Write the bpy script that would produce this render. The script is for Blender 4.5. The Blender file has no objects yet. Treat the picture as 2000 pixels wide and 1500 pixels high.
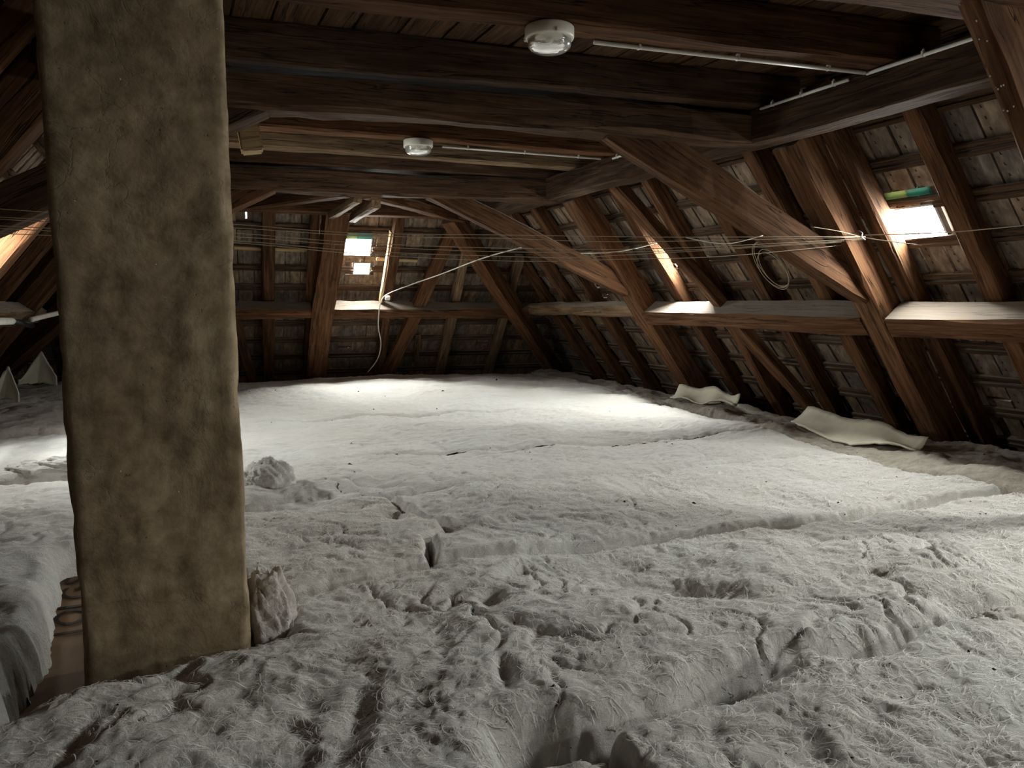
import bpy, bmesh, math, random
import numpy as np
from mathutils import Vector, Matrix

random.seed(7)
SC = bpy.context.scene
COL = SC.collection

# ------------------------------------------------------------------ camera
F_PX = 1500.0
YAW, PITCH = math.radians(24.1), math.radians(5.9)
CAM = np.array([0.0, 0.0, 1.5])
cd = bpy.data.cameras.new('camera')
cd.sensor_width = 36.0
cd.lens = 36.0 * F_PX / 2000.0
cd.clip_start = 0.05
cam = bpy.data.objects.new('camera', cd)
COL.objects.link(cam)
cam.location = CAM
cam.rotation_euler = (math.pi / 2 - PITCH, 0, -YAW)
SC.camera = cam

# ------------------------------------------------------------------ sky and exposure
w = bpy.data.worlds.new('overcast_sky')
SC.world = w
w.use_nodes = True
w.node_tree.nodes['Background'].inputs[0].default_value = (0.93, 0.97, 1.0, 1)
w.node_tree.nodes['Background'].inputs[1].default_value = 9.0
SC.view_settings.view_transform = 'Standard'
SC.view_settings.look = 'None'
SC.view_settings.exposure = 1.2
SC.view_settings.gamma = 1.0
SC.view_settings.use_curve_mapping = False
SC.cycles.max_bounces = 10
SC.cycles.diffuse_bounces = 6
SC.cycles.transparent_max_bounces = 12
SC.cycles.sample_clamp_indirect = 6.0

# ------------------------------------------------------------------ frames of the roof
KR = 1.3          # rise over run of the side slopes
KH = 1.2          # of the hip end
XC = 1.95         # middle of the attic
ZT = 3.2          # level where slope coordinate s is zero


def unit(v):
    v = np.array(v, float)
    return v / np.linalg.norm(v)


class Slope:
    """a: along the eaves, s: down the slope from z = ZT, off: outwards from the posts' inner faces"""
    def __init__(self, O, ex, ey, ez):
        self.O, self.ex, self.ey, self.ez = [np.array(q, float) for q in (O, ex, ey, ez)]

    def p(self, a, s, off=0.0):
        return self.O + self.ex * a - self.ey * s + self.ez * off

    def z2s(self, z, off=0.0):
        return (self.O[2] + self.ez[2] * off - z) / self.ey[2]

    def pz(self, a, z, off=0.0):
        return self.p(a, self.z2s(z, off), off)

    def hit(self, u, v, off=0.0):
        d = pix(u, v)
        t = np.dot(self.O + self.ez * off - CAM, self.ez) / np.dot(d, self.ez)
        return CAM + d * t

    def coords(self, P):
        q = np.array(P) - self.O
        return q @ self.ex, -(q @ self.ey), q @ self.ez


cR = np.array([math.cos(YAW), -math.sin(YAW), 0])
cF0 = np.array([math.sin(YAW), math.cos(YAW), 0])
cZ = np.array([0, 0, 1.0])
cF = math.cos(PITCH) * cF0 - math.sin(PITCH) * cZ
cU = math.cos(PITCH) * cZ + math.sin(PITCH) * cF0


def pix(u, v):
    return unit(F_PX * cF + (u - 1000) * cR - (v - 750) * cU)


def px_plane(u, v, P, N):
    d = pix(u, v)
    return CAM + d * (np.dot(np.array(P) - CAM, N) / np.dot(d, N))


def px_z(u, v, z):
    return px_plane(u, v, (0, 0, z), np.array([0, 0, 1.0]))


def px_y(u, v, y):
    return px_plane(u, v, (0, y, 0), np.array([0, 1.0, 0]))


def project(P):
    q = np.array(P) - CAM
    d = q @ cF
    return 1000 + F_PX * (q @ cR) / d, 750 - F_PX * (q @ cU) / d, d


xR0 = 4.32 + (2.75 - ZT) / KR
SR = Slope((xR0, 0, ZT), (0, 1, 0), unit((-1, 0, KR)), unit((KR, 0, 1)))
SL = Slope((2 * XC - xR0, 0, ZT), (0, -1, 0), unit((1, 0, KR)), unit((-KR, 0, 1)))
hk = unit((1, -0.08, 0))
hn = unit((0.08, 1, 0))
SH = Slope(np.array([2.0, 10.5, 0]) + hn * ((2.7 - ZT) / KH) + np.array([0, 0, ZT]),
           -hk, unit(np.append(-hn[:2], KH)), unit(np.append(hn[:2] * KH, 1)))


# ------------------------------------------------------------------ materials
def new_mat(name):
    m = bpy.data.materials.new(name)
    m.use_nodes = True
    nt = m.node_tree
    b = nt.nodes['Principled BSDF']
    return m, nt, b


def nd(nt, typ, **kw):
    n = nt.nodes.new(typ)
    for k, v in kw.items():
        if hasattr(n, k):
            setattr(n, k, v)
    return n


def ramp(nt, src, stops):
    r = nt.nodes.new('ShaderNodeValToRGB')
    cr = r.color_ramp
    while len(cr.elements) < len(stops):
        cr.elements.new(0.5)
    for e, (p, c) in zip(cr.elements, stops):
        e.position = p
        e.color = (*c, 1) if len(c) == 3 else c
    nt.links.new(src, r.inputs[0])
    return r.outputs[0]


def noise(nt, vec, scale, detail=4, rough=0.55, dist=0.0):
    n = nt.nodes.new('ShaderNodeTexNoise')
    n.inputs['Scale'].default_value = scale
    n.inputs['Detail'].default_value = detail
    n.inputs['Roughness'].default_value = rough
    n.inputs['Distortion'].default_value = dist
    if vec is not None:
        nt.links.new(vec, n.inputs['Vector'])
    return n.outputs['Fac']


def mapping(nt, vec, scale, loc=None):
    m = nt.nodes.new('ShaderNodeMapping')
    m.inputs['Scale'].default_value = scale
    nt.links.new(vec, m.inputs['Vector'])
    if loc is not None:
        nt.links.new(loc, m.inputs['Location'])
    return m.outputs[0]


def mix(nt, fac, a, b, mode='MIX'):
    n = nt.nodes.new('ShaderNodeMix')
    n.data_type = 'RGBA'
    n.blend_type = mode
    for i, q in ((0, fac), (6, a), (7, b)):
        if isinstance(q, (int, float)):
            n.inputs[i].default_value = q
        elif isinstance(q, tuple):
            n.inputs[i].default_value = (*q, 1)
        else:
            nt.links.new(q, n.inputs[i])
    return n.outputs[2]


def math_n(nt, op, a, b=None, clamp=False):
    n = nt.nodes.new('ShaderNodeMath')
    n.operation = op
    n.use_clamp = clamp
    for i, q in ((0, a), (1, b)):
        if q is None:
            continue
        if isinstance(q, (int, float)):
            n.inputs[i].default_value = q
        else:
            nt.links.new(q, n.inputs[i])
    return n.outputs[0]


def bump(nt, b, h, strength, dist, normal=None):
    n = nt.nodes.new('ShaderNodeBump')
    n.inputs['Strength'].default_value = strength
    n.inputs['Distance'].default_value = dist
    nt.links.new(h, n.inputs['Height'])
    if normal is not None:
        nt.links.new(normal, n.inputs['Normal'])
    nt.links.new(n.outputs[0], b.inputs['Normal'])
    return n.outputs[0]


def wood(name, dark, mid, light, dust=0.45, rough=0.85):  # dust: share of pale colour on faces that point up
    m, nt, b = new_mat(name)
    tc = nt.nodes.new('ShaderNodeTexCoord')
    oi = nt.nodes.new('ShaderNodeObjectInfo')
    off = math_n(nt, 'MULTIPLY', oi.outputs['Random'], 37.0)
    cx = nt.nodes.new('ShaderNodeCombineXYZ')
    for i in range(3):
        nt.links.new(off, cx.inputs[i])
    grain = noise(nt, mapping(nt, tc.outputs['Object'], (1.1, 16, 16), cx.outputs[0]), 1.6, 8, 0.62, 0.5)
    stain = noise(nt, mapping(nt, tc.outputs['Object'], (1.2, 3, 3), cx.outputs[0]), 1.3, 4, 0.6)
    crack = noise(nt, mapping(nt, tc.outputs['Object'], (0.35, 9, 9), cx.outputs[0]), 1.7, 3, 0.5, 0.3)
    ck = ramp(nt, crack, [(0.485, (0, 0, 0)), (0.5, (1, 1, 1)), (0.515, (0, 0, 0))])
    base = ramp(nt, grain, [(0.28, dark), (0.5, mid), (0.74, light)])
    base = mix(nt, math_n(nt, 'MULTIPLY', stain, 0.75), base, (0.32, 0.28, 0.26), 'MULTIPLY')
    hs = nt.nodes.new('ShaderNodeHueSaturation')
    hs.inputs['Saturation'].default_value = 1.0
    nt.links.new(math_n(nt, 'ADD', math_n(nt, 'MULTIPLY', oi.outputs['Random'], 0.5), 0.75), hs.inputs['Value'])
    nt.links.new(base, hs.inputs['Color'])
    col = mix(nt, math_n(nt, 'MULTIPLY', ck, 0.8), hs.outputs[0], (0.012, 0.008, 0.006))
    # paler colour mixed in on whatever faces up
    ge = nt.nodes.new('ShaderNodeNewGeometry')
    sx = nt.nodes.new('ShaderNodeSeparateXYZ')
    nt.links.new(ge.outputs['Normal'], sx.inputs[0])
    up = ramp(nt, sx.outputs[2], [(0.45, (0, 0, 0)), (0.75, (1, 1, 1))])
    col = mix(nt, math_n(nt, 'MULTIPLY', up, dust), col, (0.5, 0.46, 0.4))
    nt.links.new(col, b.inputs['Base Color'])
    b.inputs['Roughness'].default_value = rough
    b.inputs['Specular IOR Level'].default_value = 0.12
    h = math_n(nt, 'SUBTRACT', grain, math_n(nt, 'MULTIPLY', ck, 1.2))
    bump(nt, b, h, 0.55, 0.012)
    return m


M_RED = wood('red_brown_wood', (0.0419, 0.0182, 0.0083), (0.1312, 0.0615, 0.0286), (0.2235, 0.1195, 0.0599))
M_DARK = wood('dark_brown_wood', (0.03, 0.016, 0.009), (0.09, 0.05, 0.028), (0.165, 0.1, 0.06), 0.35)  # darker tone than the rafters, for tie beams, plates and some joists
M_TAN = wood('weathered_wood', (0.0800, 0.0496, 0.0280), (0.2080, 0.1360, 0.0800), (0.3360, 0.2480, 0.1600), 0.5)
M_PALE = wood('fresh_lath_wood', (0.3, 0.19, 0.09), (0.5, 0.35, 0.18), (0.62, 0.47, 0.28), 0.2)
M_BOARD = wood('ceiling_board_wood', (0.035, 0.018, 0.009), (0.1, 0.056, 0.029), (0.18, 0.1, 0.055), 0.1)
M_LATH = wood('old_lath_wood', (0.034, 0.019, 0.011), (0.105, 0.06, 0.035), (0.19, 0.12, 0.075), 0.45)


def simple(name, col, rough=0.6, spec=0.3, var=0.15, scale=8.0, bmp=0.0):
    m, nt, b = new_mat(name)
    tc = nt.nodes.new('ShaderNodeTexCoord')
    n = noise(nt, tc.outputs['Object'], scale, 5)
    c = ramp(nt, n, [(0.3, tuple(q * (1 - var) for q in col)), (0.7, tuple(min(1, q * (1 + var)) for q in col))])
    nt.links.new(c, b.inputs['Base Color'])
    b.inputs['Roughness'].default_value = rough
    b.inputs['Specular IOR Level'].default_value = spec
    if bmp:
        bump(nt, b, noise(nt, tc.outputs['Object'], scale * 5, 5), bmp, 0.004)
    return m


def make_plaster():
    m, nt, b = new_mat('grey_brown_plaster')
    tc = nt.nodes.new('ShaderNodeTexCoord')
    O = tc.outputs['Object']
    n1 = noise(nt, O, 3.2, 8, 0.62, 0.4)
    n2 = noise(nt, O, 16, 6, 0.6)
    n3 = noise(nt, mapping(nt, O, (30, 30, 5)), 1.0, 5, 0.6)
    c = ramp(nt, n1, [(0.3, (0.185, 0.134, 0.081)), (0.5, (0.3, 0.228, 0.143)), (0.72, (0.42, 0.335, 0.222))])
    c = mix(nt, ramp(nt, n2, [(0.35, (1, 1, 1)), (0.6, (0, 0, 0))]), c, (0.68, 0.64, 0.58), 'MULTIPLY')
    n4 = noise(nt, mapping(nt, O, (1, 1, .8)), 7, 6, 0.65, 1.2)
    c = mix(nt, ramp(nt, n4, [(0.36, (1, 1, 1)), (0.5, (0, 0, 0))]), c, (0.8, 0.77, 0.73), 'MULTIPLY')
    st = ramp(nt, n3, [(0.68, (0, 0, 0)), (0.78, (1, 1, 1))])
    msk = ramp(nt, noise(nt, O, 2.0, 2), [(0.5, (0, 0, 0)), (0.65, (1, 1, 1))])
    c = mix(nt, math_n(nt, 'MULTIPLY', math_n(nt, 'MULTIPLY', st, msk), 0.5), c, (0.5, 0.45, 0.36))
    cr = noise(nt, O, 2.6, 5, 0.55, 0.8)
    ck = ramp(nt, cr, [(0.494, (0, 0, 0)), (0.5, (1, 1, 1)), (0.506, (0, 0, 0))])
    cm = ramp(nt, noise(nt, O, 1.7, 2), [(0.52, (0, 0, 0)), (0.6, (1, 1, 1))])
    ck = math_n(nt, 'MULTIPLY', ck, cm)
    c = mix(nt, math_n(nt, 'MULTIPLY', ck, 0.25), c, (0.07, 0.055, 0.04))
    pit = ramp(nt, noise(nt, O, 42, 2), [(0.22, (1, 1, 1)), (0.27, (0, 0, 0))])
    c = mix(nt, math_n(nt, 'MULTIPLY', pit, 0.6), c, (0.07, 0.055, 0.04))
    fleck = ramp(nt, noise(nt, O, 55, 1), [(0.8, (0, 0, 0)), (0.82, (1, 1, 1))])
    c = mix(nt, fleck, c, (0.7, 0.68, 0.62))
    nt.links.new(c, b.inputs['Base Color'])
    b.inputs['Roughness'].default_value = 0.9
    r1, r2 = noise(nt, O, 4.1, 7, 0.6, 0.6), noise(nt, O, 21, 6, 0.6)
    h = math_n(nt, 'ADD', math_n(nt, 'MULTIPLY', r1, 1.4), math_n(nt, 'MULTIPLY', r2, 0.5))
    h = math_n(nt, 'SUBTRACT', h, math_n(nt, 'ADD', math_n(nt, 'MULTIPLY', ck, 0.12), math_n(nt, 'MULTIPLY', pit, 0.3)))
    bump(nt, b, h, 0.35, 0.02)
    return m


M_PLASTER = make_plaster()


def wool(name, tint, dirt=0.0, dirtcol=(0.25, 0.21, 0.15)):
    m, nt, b = new_mat(name)
    tc = nt.nodes.new('ShaderNodeTexCoord')
    O = tc.outputs['Object']
    big = noise(nt, O, 0.9, 3, 0.5)
    med = noise(nt, O, 7, 6, 0.6, 1.5)
    warp = noise(nt, O, 9, 3, 0.5)
    fa = noise(nt, mapping(nt, O, (38, 90, 60)), 1.0, 6, 0.7, 2.2)
    fb = noise(nt, mapping(nt, O, (95, 42, 60)), 1.0, 6, 0.7, 2.2)
    fib = mix(nt, ramp(nt, warp, [(0.42, (0, 0, 0)), (0.58, (1, 1, 1))]), fa, fb)
    c = ramp(nt, big, [(0.35, tuple(q * 0.97 * k for q, k in zip(tint, (1.0, 0.975, 0.945)))), (0.65, tint)])
    stain = noise(nt, O, 3.3, 5, 0.6, 0.7)
    c = mix(nt, math_n(nt, 'MULTIPLY', ramp(nt, stain, [(0.3, (1, 1, 1)), (0.5, (0, 0, 0))]), 0.3), c, (0.9, 0.84, 0.79), 'MULTIPLY')
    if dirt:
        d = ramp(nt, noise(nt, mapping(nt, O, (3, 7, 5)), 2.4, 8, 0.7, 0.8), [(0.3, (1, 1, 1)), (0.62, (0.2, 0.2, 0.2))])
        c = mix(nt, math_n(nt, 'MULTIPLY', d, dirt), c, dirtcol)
    nt.links.new(c, b.inputs['Base Color'])
    b.inputs['Roughness'].default_value = 1.0
    b.inputs['Specular IOR Level'].default_value = 0.05
    b.inputs['Sheen Weight'].default_value = 0.25
    b.inputs['Sheen Roughness'].default_value = 0.6
    f2 = noise(nt, mapping(nt, O, (14, 34, 20)), 1.0, 7, 0.68, 1.6)
    h = math_n(nt, 'ADD', math_n(nt, 'MULTIPLY', fib, 0.5), math_n(nt, 'ADD', math_n(nt, 'MULTIPLY', med, 0.5), math_n(nt, 'MULTIPLY', f2, 0.9)))
    bump(nt, b, h, 0.9, 0.021)
    return m


M_WOOL = wool('white_glass_wool', (0.83, 0.81, 0.775))
M_WOOLW = wool('warm_glass_wool', (0.83, 0.79, 0.745))
M_WOOLP = wool('pinkish_glass_wool', (0.82, 0.745, 0.705))
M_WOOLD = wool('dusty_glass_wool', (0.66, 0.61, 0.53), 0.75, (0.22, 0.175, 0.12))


def make_tile_mat():
    m, nt, b = new_mat('clay_tile_underside')
    uv = nt.nodes.new('ShaderNodeUVMap')
    uv.uv_map = 'UVMap'
    at = nt.nodes.new('ShaderNodeAttribute')
    at.attribute_name = 'rnd'
    oi = nt.nodes.new('ShaderNodeObjectInfo')
    rnd = math_n(nt, 'FRACT', math_n(nt, 'ADD', at.outputs['Fac'], oi.outputs['Random']))
    loc = nt.nodes.new('ShaderNodeCombineXYZ')
    nt.links.new(math_n(nt, 'MULTIPLY', rnd, 50.0), loc.inputs[0])
    nt.links.new(math_n(nt, 'MULTIPLY', rnd, 31.0), loc.inputs[1])
    U = uv.outputs[0]
    n1 = noise(nt, mapping(nt, U, (10, 3.5, 1), loc.outputs[0]), 1.6, 5, 0.6, 0.4)
    n2 = noise(nt, mapping(nt, U, (60, 8, 1), loc.outputs[0]), 1.0, 4, 0.6)
    c = ramp(nt, n1, [(0.3, (0.075, 0.048, 0.032)), (0.5, (0.16, 0.112, 0.077)), (0.72, (0.29, 0.22, 0.16))])
    st = ramp(nt, n2, [(0.66, (0, 0, 0)), (0.74, (1, 1, 1))])
    c = mix(nt, math_n(nt, 'MULTIPLY', st, 0.45), c, (0.58, 0.52, 0.43))
    hs = nt.nodes.new('ShaderNodeHueSaturation')
    nt.links.new(math_n(nt, 'ADD', math_n(nt, 'MULTIPLY', rnd, 0.6), 0.7), hs.inputs['Value'])
    nt.links.new(math_n(nt, 'ADD', math_n(nt, 'MULTIPLY', rnd, 0.5), 0.7), hs.inputs['Saturation'])
    nt.links.new(c, hs.inputs['Color'])
    nt.links.new(hs.outputs[0], b.inputs['Base Color'])
    b.inputs['Roughness'].default_value = 0.85
    bump(nt, b, n1, 0.4, 0.01)
    return m


M_TILE = make_tile_mat()
M_BACK = simple('backing_sheet', (0.15, 0.1, 0.07), 0.9)  # sheet added behind the tiles to block daylight; also backs the ceiling boards
M_FLOOR = simple('dark_floor_boards', (0.05, 0.035, 0.025), 0.9)
M_WALL = simple('gable_plaster', (0.3, 0.27, 0.22), 0.9)
M_PLASTIC = simple('cream_plastic', (0.74, 0.71, 0.62), 0.35, 0.5, 0.05)
M_PIPE = simple('white_conduit_plastic', (0.8, 0.79, 0.74), 0.4, 0.4, 0.05)
M_STEEL = simple('galvanised_metal', (0.32, 0.32, 0.31), 0.45, 0.5)
M_WIRE = simple('tan_wire', (0.36, 0.28, 0.19), 0.5, 0.5)
M_CABLE = simple('grey_cable', (0.6, 0.57, 0.5), 0.5, 0.4)
M_RUBBER = simple('black_rubber', (0.02, 0.02, 0.02), 0.35, 0.5)
M_FOAM = simple('white_pipe_foam', (0.75, 0.72, 0.66), 0.8)
M_KRAFT = simple('brown_kraft_paper', (0.235, 0.15, 0.09), 0.75, 0.2, 0.12, 5, 0.2)
M_INK = simple('dark_print_ink', (0.03, 0.018, 0.012), 0.7)
M_CRUMB = simple('dark_debris', (0.035, 0.028, 0.02), 0.9)
M_LEAF = simple('grey_dry_leaf', (0.34, 0.31, 0.26), 0.8, 0.3, 0.4, 30)
M_FILM = simple('cream_fleece_film', (0.72, 0.68, 0.55), 0.8, 0.2, 0.12, 5, 0.2)
M_FIBRE = simple('wool_fibre', (0.88, 0.86, 0.82), 0.9, 0.1, 0.03)
M_PAINT = simple('white_paint_drop', (0.75, 0.72, 0.66), 0.6)


def glass_mat(name, tint, gloss=0.1, rough=0.05, mixdiff=0.0):
    m, nt, b = new_mat(name)
    nt.nodes.remove(b)
    out = nt.nodes['Material Output']
    tr = nt.nodes.new('ShaderNodeBsdfTransparent')
    tr.inputs[0].default_value = (*tint, 1)
    gl = nt.nodes.new('ShaderNodeBsdfGlossy')
    gl.inputs['Roughness'].default_value = rough
    mx = nt.nodes.new('ShaderNodeMixShader')
    mx.inputs[0].default_value = gloss
    nt.links.new(tr.outputs[0], mx.inputs[1])
    nt.links.new(gl.outputs[0], mx.inputs[2])
    last = mx.outputs[0]
    if mixdiff:
        tl = nt.nodes.new('ShaderNodeBsdfTranslucent')
        tl.inputs[0].default_value = (*tint, 1)
        m2 = nt.nodes.new('ShaderNodeMixShader')
        m2.inputs[0].default_value = mixdiff
        nt.links.new(last, m2.inputs[1])
        nt.links.new(tl.outputs[0], m2.inputs[2])
        last = m2.outputs[0]
    nt.links.new(last, out.inputs[0])
    return m


M_GLASS = glass_mat('window_glass', (0.96, 0.98, 0.97), 0.06)
M_GREEN = glass_mat('green_glass_tile', (0.05, 0.125, 0.1), 0.15, 0.2, 0.6)
M_YGREEN = glass_mat('yellow_green_glass_tile', (0.15, 0.165, 0.085), 0.15, 0.2, 0.6)


def make_lampglass():
    m, nt, b = new_mat('ribbed_lamp_glass')
    b.inputs['Base Color'].default_value = (0.9, 0.9, 0.87, 1)
    b.inputs['Roughness'].default_value = 0.12
    b.inputs['Transmission Weight'].default_value = 0.75
    b.inputs['IOR'].default_value = 1.45
    tc = nt.nodes.new('ShaderNodeTexCoord')
    bump(nt, b, noise(nt, mapping(nt, tc.outputs['Object'], (14, 14, 60)), 1.5, 2), 0.4, 0.01)
    return m


M_LAMPGLASS = make_lampglass()


# ------------------------------------------------------------------ object helpers
def link(o, parent=None):
    COL.objects.link(o)
    if parent is not None:
        o.parent = parent
        o.matrix_parent_inverse = parent.matrix_world.inverted()
    return o


def tag(o, label, cat, group=None):
    o['label'] = label
    o['category'] = cat
    if group:
        o['group'] = group
    return o


def empty(name, loc):
    o = bpy.data.objects.new(name, None)
    o.location = loc
    o.empty_display_size = 0.1
    COL.objects.link(o)
    bpy.context.view_layer.update()
    return o


def mesh_obj(name, verts, faces, mat, parent=None, M=None, smooth=False):
    me = bpy.data.meshes.new(name)
    me.from_pydata([tuple(map(float, v)) for v in verts], [], faces)
    me.materials.append(mat)
    if smooth:
        me.polygons.foreach_set('use_smooth', [True] * len(me.polygons))
    me.update()
    o = bpy.data.objects.new(name, me)
    if M is not None:
        o.matrix_world = M
    COL.objects.link(o)
    if parent is not None:
        o.parent = parent
        o.matrix_parent_inverse = parent.matrix_basis.inverted()
    return o


def frame(x, y, z, o):
    return Matrix(((x[0], y[0], z[0], o[0]), (x[1], y[1], z[1], o[1]), (x[2], y[2], z[2], o[2]), (0, 0, 0, 1)))


def timber(name, P0, P1, upv, wd, ht, mat, label=None, cat=None, group=None, parent=None, rough=0.006,
           wd1=None, ht1=None, bow=None, ch=0.016, seg=0.16):
    """a hewn beam: centre line P0 to P1, wd across, ht along upv; grain runs along local X"""
    P0, P1 = np.array(P0, float), np.array(P1, float)
    L = np.linalg.norm(P1 - P0)
    x = (P1 - P0) / L
    z = np.array(upv, float)
    z = unit(z - x * (z @ x))
    y = np.cross(z, x)
    wd1 = wd1 or wd
    ht1 = ht1 or ht
    n = max(2, int(L / seg))
    rs = np.random.RandomState(random.randrange(10 ** 6))
    c = min(ch, wd * 0.3, ht * 0.3)
    ph = rs.uniform(0, 6.28, (8, 3))
    fq = rs.uniform(0.6, 3.4, (8, 3))
    verts, faces = [], []
    for i in range(n + 1):
        t = i / n
        hw, hh = (wd * (1 - t) + wd1 * t) / 2, (ht * (1 - t) + ht1 * t) / 2
        ring = [(-hw, -hh + c), (-hw + c, -hh), (hw - c, -hh), (hw, -hh + c), (hw, hh - c), (hw - c, hh), (-hw + c, hh), (-hw, hh - c)]
        b = (0, 0) if bow is None else (bow[0] * math.sin(math.pi * t), bow[1] * math.sin(math.pi * t))
        for k, (a, d) in enumerate(ring):
            e = rough * sum(math.sin(fq[k][j] * t * L + ph[k][j]) for j in range(3)) * 0.6 + rs.normal(0, rough * 0.35)
            e2 = rough * sum(math.sin(fq[k][j] * t * L * 1.3 + ph[k][j] * 2) for j in range(3)) * 0.6 + rs.normal(0, rough * 0.35)
            verts.append((t * L, a + b[0] + e, d + b[1] + e2))
    for i in range(n):
        for k in range(8):
            k2 = (k + 1) % 8
            faces.append((i * 8 + k, i * 8 + k2, (i + 1) * 8 + k2, (i + 1) * 8 + k))
    faces.append(tuple(range(7, -1, -1)))
    faces.append(tuple(n * 8 + k for k in range(8)))
    o = mesh_obj(name, verts, faces, mat, parent, frame(x, y, z, P0))
    if label:
        tag(o, label, cat, group)
    return o


def tube(name, pts, r, mat, parent=None, sides=6, label=None, cat=None, group=None, closed=False, smooth_n=6):
    P = [np.array(p, float) for p in pts]
    if smooth_n > 1 and len(P) > 2:
        Q = []
        m = len(P)
        for i in range(m - 1 if not closed else m):
            p0, p1, p2, p3 = (P[(i - 1) % m] if (closed or i > 0) else P[0]), P[i], P[(i + 1) % m], (P[(i + 2) % m] if (closed or i + 2 < m) else P[-1])
            for k in range(smooth_n):
                t = k / smooth_n
                Q.append(0.5 * ((2 * p1) + (-p0 + p2) * t + (2 * p0 - 5 * p1 + 4 * p2 - p3) * t * t + (-p0 + 3 * p1 - 3 * p2 + p3) * t ** 3))
        if not closed:
            Q.append(P[-1])
        P = Q
    n = len(P)
    O = P[0]
    verts, faces = [], []
    for i in range(n):
        a = P[(i + 1) % n] if (closed or i < n - 1) else P[i]
        b = P[i - 1] if (closed or i > 0) else P[i]
        t = unit(a - b)
        ref = np.array([0, 0, 1.0]) if abs(t[2]) < 0.9 else np.array([1.0, 0, 0])
        s = unit(np.cross(t, ref))
        u = np.cross(s, t)
        for k in range(sides):
            an = 2 * math.pi * k / sides
            verts.append(P[i] - O + r * (math.cos(an) * s + math.sin(an) * u))
    for i in range(n if closed else n - 1):
        j = (i + 1) % n
        for k in range(sides):
            k2 = (k + 1) % sides
            faces.append((i * sides + k, i * sides + k2, j * sides + k2, j * sides + k))
    if not closed:
        faces.append(tuple(range(sides - 1, -1, -1)))
        faces.append(tuple((n - 1) * sides + k for k in range(sides)))
    o = mesh_obj(name, verts, faces, mat, parent, Matrix.Translation(O), True)
    if label:
        tag(o, label, cat, group)
    return o


def box(name, c, ex, ey, ez, sx, sy, sz, mat, parent=None, bev=0.0):
    V = [(a * sx / 2, b * sy / 2, d * sz / 2) for a in (-1, 1) for b in (-1, 1) for d in (-1, 1)]
    Fc = [(0, 1, 3, 2), (4, 6, 7, 5), (0, 4, 5, 1), (2, 3, 7, 6), (0, 2, 6, 4), (1, 5, 7, 3)]
    o = mesh_obj(name, V, Fc, mat, parent, frame(ex, ey, ez, c))
    if bev:
        bm = bmesh.new()
        bm.from_mesh(o.data)
        bmesh.ops.bevel(bm, geom=bm.edges[:], offset=bev, segments=2, affect='EDGES')
        bm.to_mesh(o.data)
        bm.free()
    return o


def lathe(name, prof, mat, parent, M, n=40):
    verts, faces = [], []
    for r, z in prof:
        for k in range(n):
            a = 2 * math.pi * k / n
            verts.append((r * math.cos(a), r * math.sin(a), z))
    for i in range(len(prof) - 1):
        for k in range(n):
            k2 = (k + 1) % n
            faces.append((i * n + k, i * n + k2, (i + 1) * n + k2, (i + 1) * n + k))
    return mesh_obj(name, verts, faces, mat, parent, M, True)


# ------------------------------------------------------------------ skylights: (slope, a0, a1, s0, s1, power)
def srect(S, pts, off):
    q = [S.coords(S.hit(u, v, off)) for u, v in pts]
    return min(c[0] for c in q), max(c[0] for c in q), min(c[1] for c in q), max(c[1] for c in q)


OFFW = 0.47
LAMP_L = 120.0     # radiance scale of the sky through the panes
w1 = srect(SR, [(1738, 409), (1826, 403), (1848, 455), (1765, 460)], OFFW)
h1 = srect(SH, [(667, 466), (722, 466), (722, 496), (667, 496)], OFFW)
h2 = srect(SH, [(692, 513), (720, 513), (720, 533), (692, 533)], OFFW)
sW = SR.z2s(2.18, OFFW)
# right slope: the pane in view, the one behind the wind brace that lights a rafter flank and the purlin top,
# and the next two of the same row (about 3.1 m apart) that light the foreground from outside the picture.
# left slope: the one outside the picture that throws the green-white streaks on the post behind the chimney.
SKY = [
    ('window_1', SR, w1[0] - .01, w1[1] - .0, w1[2], w1[3], 1.0),
    ('window_2', SR, 7.08, 7.48, sW, sW + 0.3, 1.0),
    ('window_3', SR, .92, 1.34, sW, sW + 0.3, 1.0),
    ('window_4', SR, -2.2, -1.78, sW, sW + 0.3, 1.0),
    ('window_5', SH, h1[0], h1[1], h1[2], h1[3], 1.0),
    ('window_6', SH, h2[0], h2[1], h2[2], h2[3], 1.0),
    ('window_7', SL, -7.02, -6.6, sW, sW + 0.3, 1.0),
]
OFFSCREEN = ('window_3', 'window_4', 'window_7')
for nm, S, a0, a1, s0, s1, k in SKY:
    ld = bpy.data.lights.new('daylight_' + nm, 'AREA')
    ld.shape = 'RECTANGLE'
    ld.size, ld.size_y = (a1 - a0), (s1 - s0)
    A = ld.size * ld.size_y
    ld.energy = LAMP_L * k * A * math.pi
    ld.color = (1.0, 0.985, 0.95)
    lo = bpy.data.objects.new('daylight_' + nm + ('_offscreen' if nm in OFFSCREEN else ''), ld)
    c = S.p((a0 + a1) / 2, (s0 + s1) / 2, OFFW + 0.035)
    lo.matrix_world = frame(S.ex, S.ey, S.ez, c)
    COL.objects.link(lo)

# small chinks where daylight shows between tiles: (slope, u, v, width, height)
CHINK = []
for S, u, v, wa, ws in [(SR, 1375, 727, .09, .03), (SR, 1970, 778, .05, .025), (SR, 1166, 553, .16, .05), (SR, 1180, 577, .12, .05),
                        (SR, 1614, 656, .04, .02), (SR, 1605, 784, .06, .015), (SH, 876, 672, .03, .03), (SH, 680, 676, .03, .04),
                        (SH, 1012, 657, .05, .03), (SH, 943, 668, .02, .02), (SH, 481, 420, .02, .18), (SH, 493, 446, .08, .02)]:
    a, s, _ = S.coords(S.hit(u, v, 0.47))
    CHINK.append((S, a - wa / 2, a + wa / 2, s - ws / 2, s + ws / 2))

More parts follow.
